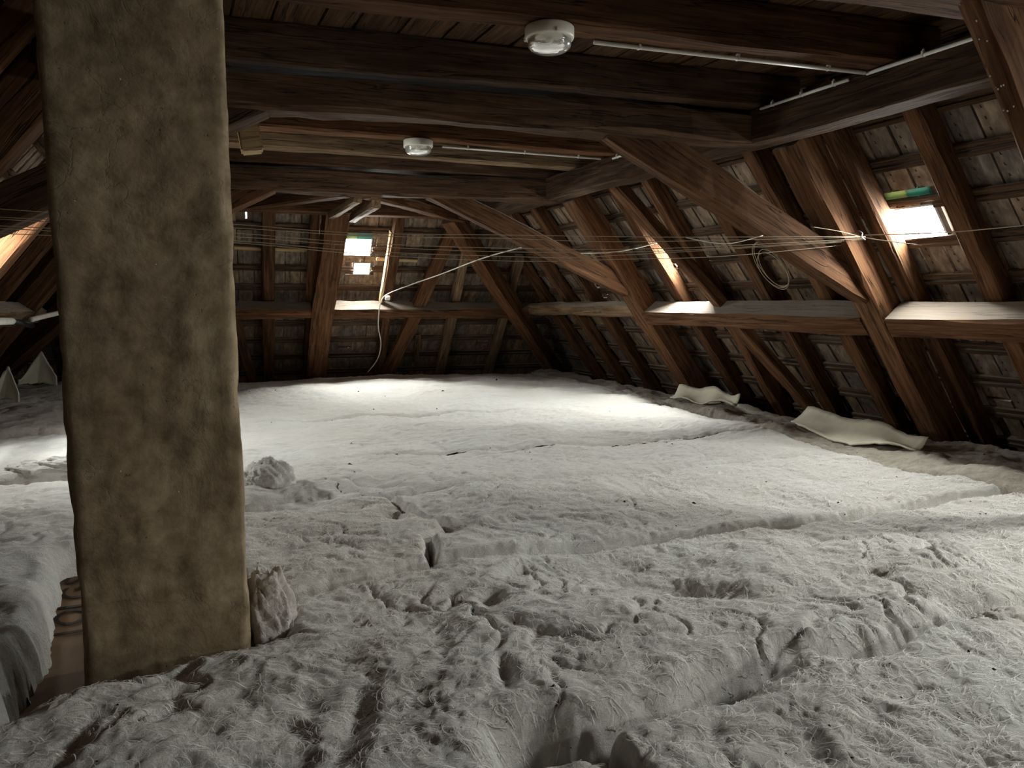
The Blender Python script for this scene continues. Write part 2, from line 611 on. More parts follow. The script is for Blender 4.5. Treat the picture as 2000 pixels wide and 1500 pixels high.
# ------------------------------------------------------------------ the roof skin
def inside_other(S, P):
    """outside the neighbouring slope's skin"""
    P = np.array(P)
    for T in (SR, SL, SH):
        if T is S:
            continue
        if (P - T.O) @ T.ez > 0.52:
            return True
    return False


def holes_of(S, grow=0.0):
    H = [(a0 - grow, a1 + grow, s0 - grow, s1 + grow) for _, T, a0, a1, s0, s1, _k in SKY if T is S]
    H += [(a0, a1, s0, s1) for T, a0, a1, s0, s1 in CHINK if T is S]
    # the glass tiles above the panes let light in as well
    H += [(a0 + .015, a1 - .015, s0 - 0.155, s0 - 0.095) for n_, T, a0, a1, s0, s1, _k in SKY if T is S and n_ in ('window_1', 'window_5')]
    return H


def skin(name, S, A0, A1, S0, S1):
    H = holes_of(S)
    av = sorted(set([A0, A1] + [q for h in H for q in h[:2]] + list(np.linspace(A0, A1, 12))))
    sv = sorted(set([S0, S1] + [q for h in H for q in h[2:]] + list(np.linspace(S0, S1, 6))))
    verts, faces, idx = [], [], {}

    def vid(i, j, o):
        if (i, j, o) not in idx:
            idx[(i, j, o)] = len(verts)
            verts.append(S.p(av[i], sv[j], o))
        return idx[(i, j, o)]
    for i in range(len(av) - 1):
        for j in range(len(sv) - 1):
            ca, cs = (av[i] + av[i + 1]) / 2, (sv[j] + sv[j + 1]) / 2
            if any(h[0] < ca < h[1] and h[2] < cs < h[3] for h in H):
                continue
            faces.append((vid(i, j, .505), vid(i, j + 1, .505), vid(i + 1, j + 1, .505), vid(i + 1, j, .505)))
            faces.append((vid(i, j, .525), vid(i + 1, j, .525), vid(i + 1, j + 1, .525), vid(i, j + 1, .525)))
    o = mesh_obj(name, verts, faces, M_BACK)
    o['kind'] = 'structure'
    return o


wall_right = skin('wall_right', SR, -3.0, 13.8, -0.6, 4.5)
wall_left = skin('wall_left', SL, -13.8, 3.0, -0.6, 4.5)
wall_back = skin('wall_back', SH, -6.0, 6.0, -0.6, 4.5)

TW, TP, TLEN = 0.205, 0.215, 0.43
# interlocking clay tile: broad pan and a recessed side strip with three dimples; local y up-slope, z outwards
tv, tf, tmat = [], [], []


def tile_quadstrip():
    xa, xb, x0, x1, top = -TW / 2, 0.036, 0.045, 0.060, 0.016
    zp, zs_, zd = -0.004, 0.007, 0.0155

    def q(*pts):
        i0 = len(tv)
        tv.extend(pts)
        tf.append(tuple(range(i0, i0 + len(pts))))
        tmat.append(0)

    def flat(u0, u1, v0, v1, z):          # faces inwards (down)
        q((u0, v0, z), (u0, v1, z), (u1, v1, z), (u1, v0, z))
    Ln = -TLEN
    flat(xa, xb, Ln, 0, zp)
    q((xb, Ln, zp), (xb, 0, zp), (xb, 0, zs_), (xb, Ln, zs_))
    flat(xb, x0, Ln, 0, zs_)
    flat(x1, TW / 2, Ln, 0, zs_)
    y_top = 0.0
    for yc in (-0.13, -0.215, -0.30):
        ya_, yb_ = yc + .012, yc - .012
        flat(x0, x1, ya_, y_top, zs_)
        flat(x0, x1, yb_, ya_, zd)
        q((x0, yb_, zs_), (x0, ya_, zs_), (x0, ya_, zd), (x0, yb_, zd))
        q((x1, ya_, zs_), (x1, yb_, zs_), (x1, yb_, zd), (x1, ya_, zd))
        q((x0, ya_, zs_), (x1, ya_, zs_), (x1, ya_, zd), (x0, ya_, zd))
        q((x1, yb_, zs_), (x0, yb_, zs_), (x0, yb_, zd), (x1, yb_, zd))
        y_top = yb_
    flat(x0, x1, Ln, y_top, zs_)
    q((xa, Ln, top), (TW / 2, Ln, top), (TW / 2, 0, top), (xa, 0, top))
    q((xa, 0, zp), (xa, Ln, zp), (xa, Ln, top), (xa, 0, top))
    q((TW / 2, Ln, zs_), (TW / 2, 0, zs_), (TW / 2, 0, top), (TW / 2, Ln, top))
    q((xa, Ln, zp), (TW / 2, Ln, zp), (TW / 2, Ln, top), (xa, Ln, top))
    q((TW / 2, 0, zp), (xa, 0, zp), (xa, 0, top), (TW / 2, 0, top))


tile_quadstrip()


def tile_mesh(mats):
    """one joined mesh of tiles from a list of 4x4 arrays"""
    base = np.array(tv)
    nv = len(tv)
    V, Fc, mi, uv, rn = [], [], [], [], []
    for q, Mx in enumerate(mats):
        V.append(base @ Mx[:3, :3].T + Mx[:3, 3])
        Fc += [tuple(i + q * nv for i in f) for f in tf]
        mi += tmat
        rn += [random.random()] * nv
    V = np.concatenate(V)
    me = bpy.data.meshes.new('roof_tile')
    me.from_pydata(V.tolist(), [], Fc)
    me.materials.append(M_TILE)
    me.polygons.foreach_set('material_index', mi)
    ul = me.uv_layers.new(name='UVMap')
    li = np.empty(len(me.loops), int)
    me.loops.foreach_get('vertex_index', li)
    ul.data.foreach_set('uv', base[li % nv][:, :2].ravel())
    at = me.attributes.new('rnd', 'FLOAT', 'POINT')
    at.data.foreach_set('value', rn)
    me.update()
    return me


LATH0, LATHD = 0.36, 0.355
ONE_TILE = tile_mesh([np.eye(4)])


def tiles_and_laths(S, wall, A0, A1, rows, single=True, s_first=LATH0):
    H = holes_of(S, 0.015)
    T = []
    for r in range(rows):
        s = s_first + r * LATHD
        a = A0 + (r % 2) * 0.0 + random.uniform(-.01, .01)
        while a < A1:
            c = S.p(a, s + 0.2, 0.46)
            if not inside_other(S, c):
                hit = any(h[0] - TW / 2 < a < h[1] + TW / 2 and h[2] - 0.37 < s < h[3] - 0.0 for h in H)
                ang = math.radians(2.6 + random.uniform(-.5, .5))
                rz = random.gauss(0, 0.008)
                ez = S.ez * math.cos(ang) + S.ey * math.sin(ang)
                ey = S.ey * math.cos(ang) - S.ez * math.sin(ang)
                ex = S.ex * math.cos(rz) + ey * math.sin(rz)
                ey2 = np.cross(ez, ex)
                p = S.p(a + random.gauss(0, .002), s + random.gauss(0, .004), 0.448)
                pieces = [(p, 1.0)]
                if hit:
                    hs_ = [h for h in H if h[0] - TW / 2 < a < h[1] + TW / 2 and h[2] - 0.37 < s < h[3]]
                    pieces, top_ = [], s
                    for h in sorted(hs_, key=lambda q: q[2]):
                        if h[2] - top_ > .05:
                            pieces.append((S.p(a, top_, .448), (h[2] - top_) / TLEN))
                        top_ = max(top_, h[3] + .005)
                    if s + .37 - top_ > .05:
                        pieces.append((S.p(a, top_, .452), (s + .37 - top_) / TLEN))
                for p, ky in pieces:
                    Mx = np.eye(4)
                    Mx[:3, 0], Mx[:3, 1], Mx[:3, 2], Mx[:3, 3] = ex, ey2 * ky, ez, p
                    u, v, d = project(c)
                    area = 0
                    if d > 0.5 and -20 < u < 2020 and -20 < v < 1520:
                        area = 1e3 / d ** 2 * abs(np.dot(unit(c - CAM), S.ez))
                        if c[2] > 2.95 or c[2] < 0.35:
                            area *= 0.2
                    T.append((area, Mx))
            a += TP
    T.sort(key=lambda q: -q[0])
    ns = 295 if single else 0
    for ar, Mx in T[:ns]:
        o = bpy.data.objects.new('roof_tile', ONE_TILE)
        o.matrix_world = Matrix(Mx.tolist())
        COL.objects.link(o)
        o.parent = wall
    if T[ns:]:
        me = tile_mesh([Mx for _, Mx in T[ns:]])
        o = bpy.data.objects.new('roof_tile_field', me)
        COL.objects.link(o)
        o.parent = wall
        o['kind'] = 'stuff'
    for r in range(rows + 1):
        s = s_first + r * LATHD + 0.02
        # clip the lath to the neighbouring slopes
        aa = [q for q in np.linspace(A0 - .2, A1 + .2, 300) if not inside_other(S, S.p(q, s, 0.43))]
        for k, (ds, hw, ww) in enumerate(((0.0, 0.026, 0.042), (0.052, 0.03, 0.034))):
            cuts = sorted((a0 - .02, a1 + .02) for _n, T2, a0, a1, s0, s1, _k in SKY if T2 is S and s0 - .02 < s + ds < s1 + .02)
            b0 = aa[0]
            for c0, c1 in cuts + [(aa[-1], None)]:
                if c0 - b0 > .05:
                    timber('lath', S.p(b0, s + ds, 0.435 - k * 0.006), S.p(c0, s + ds, 0.435 - k * 0.006), S.ez, ww, hw, M_LATH,
                           parent=wall, rough=0.004, ch=0.004, seg=0.4)
                b0 = c1


tiles_and_laths(SR, wall_right, 0.6, 13.2, 11, True, 0.40)
tiles_and_laths(SH, wall_back, -5.2, 5.2, 11, True, 0.42)
tiles_and_laths(SL, wall_left, -13.2, -2.0, 11, False, 0.40)

# a fresh pale lath nailed over the hip end
for (u0, v0, u1, v1) in ((457, 484, 600, 489), (735, 506, 815, 509)):
    timber('lath', SH.hit(u0, v0, .40), SH.hit(u1, v1, .40), SH.ez, 0.05, 0.03, M_PALE, parent=wall_back, rough=.003, ch=.004)

# the gable behind the viewpoint, the floor, the ceiling
gv = [(-3.2, -2.9, -0.05), (7.2, -2.9, -0.05), (7.2, -2.9, 3.5), (-3.2, -2.9, 3.5), (-3.2, -3.1, -0.05), (7.2, -3.1, -0.05), (7.2, -3.1, 3.5), (-3.2, -3.1, 3.5)]
gf = [(0, 1, 2, 3), (4, 7, 6, 5), (0, 4, 5, 1), (2, 6, 7, 3), (0, 3, 7, 4), (1, 5, 6, 2)]
wall_front = mesh_obj('wall_front', gv, gf, M_WALL)
wall_front['kind'] = 'structure'

fl = mesh_obj('floor', [(-4.5, -3.2, 0), (8.6, -3.2, 0), (8.6, 14.6, 0), (-4.5, 14.6, 0), (-4.5, -3.2, -.1), (8.6, -3.2, -.1), (8.6, 14.6, -.1), (-4.5, 14.6, -.1)],
              [(0, 1, 2, 3), (7, 6, 5, 4), (0, 4, 5, 1), (1, 5, 6, 2), (2, 6, 7, 3), (3, 7, 4, 0)], M_FLOOR)
fl['kind'] = 'structure'

ZJ, HJ = 2.95, 0.24
ZB = ZJ + HJ
ceiling = mesh_obj('ceiling', [(-1.6, -3.1, ZB + .035), (5.5, -3.1, ZB + .035), (5.5, 12.2, ZB + .035), (-1.6, 12.2, ZB + .035),
                               (-1.6, -3.1, ZB + .06), (5.5, -3.1, ZB + .06), (5.5, 12.2, ZB + .06), (-1.6, 12.2, ZB + .06)],
                   [(3, 2, 1, 0), (4, 5, 6, 7), (0, 1, 5, 4), (1, 2, 6, 5), (2, 3, 7, 6), (3, 0, 4, 7)], M_BACK)
ceiling['kind'] = 'structure'
x = -1.5
while x < 5.4:
    bw = random.uniform(0.17, 0.28)
    y0 = -3.0
    for y1 in (random.uniform(1.5, 4.5), random.uniform(6.5, 8.5), 12.0):
        timber('ceiling_board', (x + bw / 2, y0, ZB + .016), (x + bw / 2, y1 - .006, ZB + .016), (0, 0, 1), bw - .012, .03, M_BOARD, parent=ceiling, rough=.003, ch=.004, seg=.6)
        y0 = y1
    x += bw

# ------------------------------------------------------------------ windows
for nm, S, a0, a1, s0, s1, k in SKY:
    r = empty(nm, S.p((a0 + a1) / 2, s1, OFFW))
    r['kind'] = 'structure'
    ca, cs = (a0 + a1) / 2, (s0 + s1) / 2
    for aa in (a0 - .008, a1 + .008):
        box('window_frame', S.p(aa, cs, OFFW + .0), S.ex, S.ey, S.ez, .016, s1 - s0 + .032, .05, M_STEEL, r)
    for ss in (s0 - .008, s1 + .008):
        box('window_frame', S.p(ca, ss, OFFW + .0), S.ex, S.ey, S.ez, a1 - a0, .016, .05, M_STEEL, r)
    box('pane', S.p(ca, cs, OFFW + .02), S.ex, S.ey, S.ez, a1 - a0, s1 - s0, .004, M_GLASS, r)
    if nm in ('window_1', 'window_5'):
        for k2, (f0, f1, mt) in enumerate(((0.0, .5, M_GREEN), (.5, 1.0, M_YGREEN))):
            sg = 1
            b0, b1 = a0 + (a1 - a0) * f0, a0 + (a1 - a0) * f1
            if S is SH:
                mt = (M_GREEN, M_YGREEN)[k2]
            g = box('glass_tile', S.p((b0 + b1) / 2, s0 - .125 + (.03 if S is SH else 0), OFFW + (-.075 if S is SH else .015)), S.ex, S.ey, S.ez, b1 - b0 + .002, .11, .022, mt, r, .006)
    if nm in ('window_5', 'window_6'):
        box('glass_edge', S.p(a0 - .028, cs, OFFW - .01), S.ex, S.ey, S.ez, .022, s1 - s0 + .03, .02, M_YGREEN, r, .004)
# ring handle of the hip skylight
c = SH.hit(676, 463, OFFW - .06)
w5 = [o for o in COL.objects if o.name == 'window_5'][0]
tube('ring_handle', [c + 0.03 * (math.cos(q) * SH.ex + math.sin(q) * SH.ey) for q in np.linspace(0, 6.28, 13)[:-1]], .006, M_PIPE, w5, 6, closed=True, smooth_n=2)

# ------------------------------------------------------------------ timber frame
SKEW = -0.11


def cross(y2, x):          # y of a cross member (given at x = 2) at another x
    return y2 + SKEW * (x - 2)


def crossbeam(name, y2, x0, x1, z0, z1, wd, mat, label, cat, group=None, skew=SKEW, **kw):
    return timber(name, (x0, y2 + skew * (x0 - 2), (z0 + z1) / 2), (x1, y2 + skew * (x1 - 2), (z0 + z1) / 2), (0, 0, 1), wd, z1 - z0, mat, label, cat, group, **kw)


JX0, JX1 = -0.50, 4.40
crossbeam('ceiling_joist', 3.75, JX0, JX1, ZJ, ZB, .19, M_RED, 'reddish ceiling joist that carries the big round lamp and its white conduit', 'joist')
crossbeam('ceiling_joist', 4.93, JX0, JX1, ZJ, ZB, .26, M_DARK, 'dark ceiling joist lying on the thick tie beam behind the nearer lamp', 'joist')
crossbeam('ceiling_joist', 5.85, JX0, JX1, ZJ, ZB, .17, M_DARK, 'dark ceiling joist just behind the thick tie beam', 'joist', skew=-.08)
crossbeam('ceiling_joist', 6.74, JX0, JX1, ZJ, ZB, .17, M_RED, 'brown ceiling joist with the small far lamp under it', 'joist', skew=-.05)
crossbeam('ceiling_joist', 7.6, JX0, JX1, ZJ, ZB, .17, M_TAN, 'pale-edged ceiling joist between the far lamp and the far tie beam', 'joist', skew=-.05)
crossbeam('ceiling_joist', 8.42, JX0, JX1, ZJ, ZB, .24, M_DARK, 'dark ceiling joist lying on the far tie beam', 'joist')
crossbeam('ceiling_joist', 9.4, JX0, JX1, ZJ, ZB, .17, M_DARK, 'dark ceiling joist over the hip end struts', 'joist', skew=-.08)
crossbeam('ceiling_joist', 2.42, JX0, JX1, ZJ, ZB, .19, M_RED, 'ceiling joist on the tie beam beside the paint-spotted strut', 'joist')
crossbeam('ceiling_joist', 1.2, JX0, JX1, ZJ, ZB, .19, M_RED, 'ceiling joist above the foreground insulation', 'joist')
crossbeam('ceiling_joist', 0.0, JX0, JX1, ZJ, ZB, .19, M_RED, 'ceiling joist straight above the viewpoint', 'joist')
crossbeam('ceiling_joist', -1.4, JX0, JX1, ZJ, ZB, .19, M_RED, 'ceiling joist near the gable wall', 'joist')

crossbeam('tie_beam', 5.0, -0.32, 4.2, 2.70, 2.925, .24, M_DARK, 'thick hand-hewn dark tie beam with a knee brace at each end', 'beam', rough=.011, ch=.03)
crossbeam('tie_beam', 8.42, -0.32, 4.2, 2.68, 2.915, .24, M_DARK, 'far dark tie beam in front of the hip end', 'beam', rough=.009, ch=.025)
crossbeam('tie_beam', 2.34, -0.32, 4.2, 2.70, 2.925, .24, M_RED, 'tie beam that the paint-spotted strut stands under', 'beam')

# plates
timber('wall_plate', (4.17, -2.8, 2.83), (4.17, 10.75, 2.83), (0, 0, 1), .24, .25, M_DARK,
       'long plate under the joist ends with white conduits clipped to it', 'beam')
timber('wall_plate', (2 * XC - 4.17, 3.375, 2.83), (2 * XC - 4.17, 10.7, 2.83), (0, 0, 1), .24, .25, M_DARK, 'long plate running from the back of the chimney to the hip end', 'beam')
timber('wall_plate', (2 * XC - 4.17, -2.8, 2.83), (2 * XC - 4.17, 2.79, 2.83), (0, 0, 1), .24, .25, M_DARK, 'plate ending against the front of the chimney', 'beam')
hp0, hp1 = np.array([-0.3, 10.5 + .08 * 2.3, 2.82]), np.array([4.3, 10.5 - .08 * 2.3, 2.82])
timber('hip_plate', hp0, hp1, (0, 0, 1), .22, .25, M_RED, 'red-brown plate across the top of the hip end', 'beam')


def post(S, a, z0, z1, wd, dp, mat, label, cat, name='roof_post', off0=0.0, group=None, **kw):
    return timber(name, S.pz(a, z0, off0 + dp / 2), S.pz(a, z1, off0 + dp / 2), S.ez, wd, dp, mat, label, cat, group, **kw)


ya = lambda y2, x: y2 + SKEW * (x - 2)
post(SR, 4.66, 2.78, .02, .23, .27, M_RED, 'sloping post lit by the skylight pane beside it', 'post', rough=.008)
post(SR, 8.16, 2.78, .02, .26, .27, M_RED, 'sloping post under the end of the far tie beam, open slope side', 'post', rough=.008)
post(SR, 1.9, 2.78, .02, .26, .27, M_RED, 'sloping post beside the paint-spotted strut', 'post')
post(SL, -5.2, 2.78, .02, .24, .27, M_RED, 'sloping post left of the chimney at the hewn tie beam', 'post')
post(SL, -7.32, 2.78, .02, .22, .25, M_RED, 'sloping post behind the chimney with a daylight streak on its edge', 'post')
post(SL, -10.95, 2.3, .02, .2, .24, M_RED, 'dim sloping post behind the chimney near the hip corner', 'post')
post(SL, -2.0, 2.78, .02, .26, .27, M_RED, 'sloping post beside the chimney towards the gable', 'post')


def truss_px(u, v, yx41):
    return px_plane(u, v, (4.1, yx41, 0), np.array([-SKEW, 1, 0]))


# knee braces: lower edge line given in the picture, thickness away from it
def knee(P0, P1, wd, dp, mat, label, **kw):
    return timber('knee_brace', P0, P1, (0.45, 0, 1), wd, dp, mat, label, 'brace', **kw)


def P3(x, y, z):
    return np.array([x, y, z])


A0 = P3(2.98, cross(5.03, 2.98), 2.80)
A1 = P3(5.30, cross(5.02, 5.30), 1.63)
knee(A0, A1, .17, .26, M_RED, 'broad knee brace from the hewn tie beam down to the lit post', rough=.009)
knee(P3(2.75, cross(8.46, 2.75), 2.78), P3(5.2, 8.14, 1.70), .17, .22, M_RED, 'knee brace from the far tie beam to the open-side post')
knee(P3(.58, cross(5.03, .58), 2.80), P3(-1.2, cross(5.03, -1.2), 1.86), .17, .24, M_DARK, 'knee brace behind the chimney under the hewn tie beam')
knee(P3(1.05, cross(8.42, 1.05), 2.76), P3(-.5, cross(8.42, -.5), 1.95), .17, .2, M_RED, 'knee brace behind the chimney under the far tie beam')
# paint spotted strut under the near tie beam
S0, S1 = P3(2.86, 2.195, 2.86), P3(4.82, 2.14, .2)
strut = empty('slanting_strut', (4.82, 2.1, .1))
tag(strut, 'slanting strut with white paint spots under the tie beam', 'strut')
ax = unit(S1 - S0)
nn = unit(np.cross(ax, (0, 1, 0)))
if nn[2] < 0:
    nn = -nn
timber('strut_body', S0 + nn * .15, S1 + nn * .15, nn, .085, .3, M_RED, parent=strut, rough=.005)
for k in range(16):
    t = random.uniform(0.02, .3)
    c = S0 + (S1 - S0) * t + np.array([0, random.uniform(-.03, .03), 0]) - nn * .003
    rr = random.uniform(.003, .006)
    box('paint_spot', c, ax, (0, 1, 0), nn, rr * 1.6, rr, .006, M_PAINT, strut, .0015)

# mid purlins, set square to the slope between the posts
def purlin(S, a0, a1, z, wd, dp, mat, label, off=0.0, z1=None, **kw):
    z1 = z if z1 is None else z1
    return timber('purlin', S.pz(a0, z, off + dp / 2), S.pz(a1, z1, off + dp / 2), S.ez, wd, dp, mat, label, 'purlin', **kw)


purlin(SR, 4.53, 2.02, 1.38, .2, .25, M_RED, 'mid-height purlin with its pale top lit by the skylight pane', rough=.007)
purlin(SR, 8.08, 4.78, 1.40, .19, .25, M_RED, 'mid-height purlin between the lit post and the far post', rough=.008, z1=1.385)
purlin(SR, 11.4, 8.28, 1.44, .17, .19, M_TAN, 'knotty round purlin log running on to the hip corner', rough=.012, ch=.055)
purlin(SR, 1.78, -2.6, 1.38, .2, .25, M_RED, 'mid-height purlin towards the gable')
purlin(SL, -7.2, -5.32, 1.38, .2, .25, M_TAN, 'mid-height purlin behind the chimney on the far slope')
purlin(SL, -11.9, -7.44, 1.4, .2, .22, M_TAN, 'mid-height purlin on the far slope running into the hip corner')
purlin(SL, -5.08, -2.13, 1.38, .2, .25, M_RED, 'mid-height purlin on the slope beside the chimney')
xs_h = lambda x: -(x - 2.0)
purlin(SH, xs_h(1.86), xs_h(-1.4), 1.42, .17, .24, M_RED, 'hip end purlin on the chimney side of the centre post', rough=.009, ch=.03)
purlin(SH, xs_h(2.14), xs_h(5.35), 1.415, .18, .24, M_RED, 'hip end purlin under the two bright panes', rough=.01, ch=.03)

# centre post and hip corner posts of the hip end
timber('hip_post', SH.pz(xs_h(2.15), 2.78, .11), SH.pz(xs_h(1.97), .02, .11), SH.ez, .33, .25, M_RED, 'broad bent centre post of the hip end', 'post', rough=.011, wd1=.29, bow=(.03, 0))
h0 = P3(3.72, 10.45, 2.74)
h1_ = P3(6.55, 12.35, .1)
timber('hip_corner_post', h0, h1_, (0, 0, 1), .22, .26, M_RED, 'corner post running down the hip between both slopes', 'post', rough=.009)
timber('hip_corner_post', P3(2 * XC - 3.72, 10.8, 2.74), P3(2 * XC - 6.55, 12.95, .1), (0, 0, 1), .22, .26, M_RED, 'corner post of the hip behind the chimney', 'post', rough=.009)
# horizontal dragon struts from the far tie beam to the hip corners and blocks on the centre post
timber('dragon_strut', P3(2.05, 8.5, 2.72), P3(3.85, 10.45, 2.72), (0, 0, 1), .14, .12, M_RED, 'flat strut from the far tie beam to the hip corner post', 'strut')
timber('dragon_strut', P3(1.85, 8.5, 2.72), P3(.55, 10.6, 2.70), (0, 0, 1), .14, .12, M_RED, 'flat strut from the far tie beam towards the chimney-side corner', 'strut')
timber('short_strut', P3(1.97, 8.56, 2.66), P3(2.02, 10.3, 2.66), (0, 0, 1), .09, .09, M_TAN, 'short pale strut between the far tie beam and the centre post', 'strut')
timber('short_strut', P3(2.18, 8.56, 2.625), P3(2.3, 10.3, 2.64), (0, 0, 1), .09, .12, M_TAN, 'light sawn strut beside the head of the centre post', 'strut')

# rafters
RG = 'rafters of the long slope'
for y, lb in ((.2, 'rafter of the long slope nearest the gable wall'), (2.35, 'rafter behind the paint-spotted strut'), (3.02, 'rafter between the paint-spotted strut and the bright pane')):
    post(SR, y, 3.12, -.02, .15, .16, M_RED, lb, 'rafter', 'rafter', .265)
RLAB = {3.77: 'rafter beside the bright pane, away from the lit post', 4.47: 'rafter between the lit post and the bright pane',
        5.36: 'first rafter beyond the lit post', 6.12: 'second rafter beyond the lit post',
        6.95: 'third rafter beyond the lit post', 7.6: 'rafter with a bright streak of daylight on its flank',
        8.5: 'rafter right behind the far sloping post', 9.65: 'first rafter past the far sloping post', 10.45: 'second rafter past the far sloping post',
        11.2: 'short jack rafter by the hip corner'}
for y, lb in RLAB.items():
    top = 3.12 if y < 10.5 else 2.2
    post(SR, y, top, -.02, random.uniform(.14, .16), .16, M_RED, lb, 'rafter', 'rafter', .262, rough=.007)
for y, lb in ((4.05, 'rafter of the chimney slope just past the chimney'), (4.95, 'rafter of the chimney slope beside the post at the hewn tie beam'),
              (5.7, 'rafter of the chimney slope just past the hewn tie beam post'), (6.45, 'rafter of the chimney slope just before its skylight'),
              (8.25, 'rafter of the chimney slope past the daylight-streaked post'), (9.1, 'rafter of the chimney slope just past the far tie beam'),
              (10.4, 'rafter of the chimney slope just before the dim post'), (11.3, 'rafter of the chimney slope between the dim post and the hip corner')):
    post(SL, -y, 3.12 if y < 11 else 2.35, -.02, .15, .16, M_RED, lb, 'rafter', 'rafter', .265, 'rafters of the chimney slope')
HLAB = {-1.5: ('jack rafter hidden behind the chimney, outer', 2.0), -.7: ('jack rafter behind the chimney', 2.8), .3: ('rafter of the hip end next to the chimney', 3.12),
        1.27: ('orange-brown rafter of the hip end between chimney and centre post', 3.12), 1.88: ('rafter tight behind the centre post', 3.12),
        3.04: ('rafter beside the bright hip panes with a white-lit edge', 3.12), 4.12: ('weathered grey rafter of the hip end by the diagonal brace', 2.75), 5.02: ('short weathered rafter near the hip corner post', 2.25)}
for x, (lb, top) in HLAB.items():
    wd = .17 if x == 1.27 else .14
    post(SH, xs_h(x), top, -.02, wd, .14, M_TAN if x > 4 else M_RED, lb, 'rafter', 'rafter', .245, rough=.008)
# wind braces lying in the slopes
timber('wind_brace', SR.hit(1196, 352, .2), SR.hit(1622, 838, .2), SR.ez, .14, .13, M_RED, 'diagonal wind brace crossing the long slope', 'brace', rough=.008)
timber('wind_brace', SH.hit(893, 428, .16), SH.hit(752, 740, .16), SH.ez, .2, .14, M_RED, 'orange-brown diagonal brace of the hip end', 'brace', rough=.008)
timber('wind_brace', SH.hit(452, 590, .16), SH.hit(494, 750, .16), SH.ez, .14, .12, M_RED, 'small diagonal brace low beside the chimney', 'brace')
# split board at the hip rafter; its pale colour stands for daylight on it
timber('split_board', SH.hit(764, 452, .2), SH.hit(743, 588, .2), SH.ez, .025, .09, M_PALE, 'split board edge coloured pale for daylight, beside the hip panes', 'board', rough=.008, wd1=.035)
timber('split_board', SH.hit(817, 655, .38), SH.hit(812, 706, .38), SH.ez, .09, .03, M_TAN, 'short grey board end low on the hip end', 'board')
# light wooden block under the hewn tie beam
b0 = px_plane(486, 258, (0, 5.86, 0), np.array([0.1, 1, 0]))
box('wooden_block', b0 + np.array([0, .06, .05]), unit((1, -.1, 0.15)), unit((.1, 1, 0)), unit((-.15, 0, 1)), .15, .2, .36, M_PALE, None, .012)
tag(COL.objects['wooden_block'], 'pale sawn wooden block beside the chimney under the joists', 'block')

# ------------------------------------------------------------------ chimney
def chimney():
    y = 2.8
    dz0, dz1 = 0.0, 3.3
    cl = lambda z: -0.298 - (z - .29) * (0.33 - 0.298) / (2.41 - .29)
    cr = lambda z: 0.228 - (z - .29) * (0.228 - 0.21) / (2.41 - .29)
    D = .56
    nx, nyy, nz = 26, 26, 150
    rs = np.random.RandomState(5)
    verts, faces = [], []
    ring = []
    for i in range(nx):
        ring.append(('f', i / nx))
    for i in range(nyy):
        ring.append(('r', i / nyy))
    for i in range(nx):
        ring.append(('b', i / nx))
    for i in range(nyy):
        ring.append(('l', i / nyy))
    R_ = len(ring)
    grid = rs.normal(0, 1, (40, 40))

    def gn(a, b):
        a, b = a % 39, b % 39
        i, j = int(a), int(b)
        u, v = a - i, b - j
        u, v = u * u * (3 - 2 * u), v * v * (3 - 2 * v)
        return (grid[i, j] * (1 - u) + grid[i + 1, j] * u) * (1 - v) + (grid[i, j + 1] * (1 - u) + grid[i + 1, j + 1] * u) * v
    for k in range(nz + 1):
        z = dz0 + (dz1 - dz0) * k / nz
        for q, (f, t) in enumerate(ring):
            e = .004 * gn(q * .21, z * 5) + .0025 * gn(q * .6 + 9, z * 16 + 3)
            L, Rr = cl(z), cr(z)
            if f == 'f':
                p = [L + (Rr - L) * t, y, z]
                p[1] -= e
                if t == 0:
                    p[0] += .006 + e; p[1] += .006
                if t > .93:
                    g = max(0, gn(z * 4, 7)) * .012
                    p[1] += g
            elif f == 'r':
                p = [Rr, y + D * t, z]
                p[0] += e
                if t == 0:
                    g = .005 + max(0, gn(z * 6, 3)) * .012
                    p[0] -= g; p[1] += g
            elif f == 'b':
                p = [Rr + (L - Rr) * t, y + D, z]
                p[1] += e
            else:
                p = [L, y + D * (1 - t), z]
                p[0] -= e
            verts.append(p)
    for k in range(nz):
        for q in range(R_):
            q2 = (q + 1) % R_
            faces.append((k * R_ + q, k * R_ + q2, (k + 1) * R_ + q2, (k + 1) * R_ + q))
    o = mesh_obj('chimney', verts, faces, M_PLASTER, smooth=True)
    return tag(o, 'square grey-brown plastered chimney rising through the attic', 'chimney')


chimney()

# ------------------------------------------------------------------ glass wool
def hashn(ix, iy, seed):
    h = (ix.astype(np.int64) * 374761393 + iy.astype(np.int64) * 668265263 + seed * 1274126177) & 0x7fffffff
    h = ((h ^ (h >> 13)) * 1274126177) & 0x7fffffff
    h = h ^ (h >> 16)
    return (h & 0xffff) / 65535.0


def perlin(x, y, seed):
    x0, y0 = np.floor(x), np.floor(y)
    fx, fy = x - x0, y - y0

    def g(ix, iy):
        a = hashn(ix, iy, seed) * 2 * np.pi
        return np.cos(a) * (x - ix) + np.sin(a) * (y - iy)
    u, v = fx ** 3 * (fx * (fx * 6 - 15) + 10), fy ** 3 * (fy * (fy * 6 - 15) + 10)
    return ((g(x0, y0) * (1 - u) + g(x0 + 1, y0) * u) * (1 - v) + (g(x0, y0 + 1) * (1 - u) + g(x0 + 1, y0 + 1) * u) * v) * 1.5


def fbm(x, y, seed, oct=4, gain=.5):
    r, a = 0, 1.0
    for k in range(oct):
        r = r + a * perlin(x * 2 ** k + 13.7 * k, y * 2 ** k - 7.1 * k, seed + k)
        a *= gain
    return r


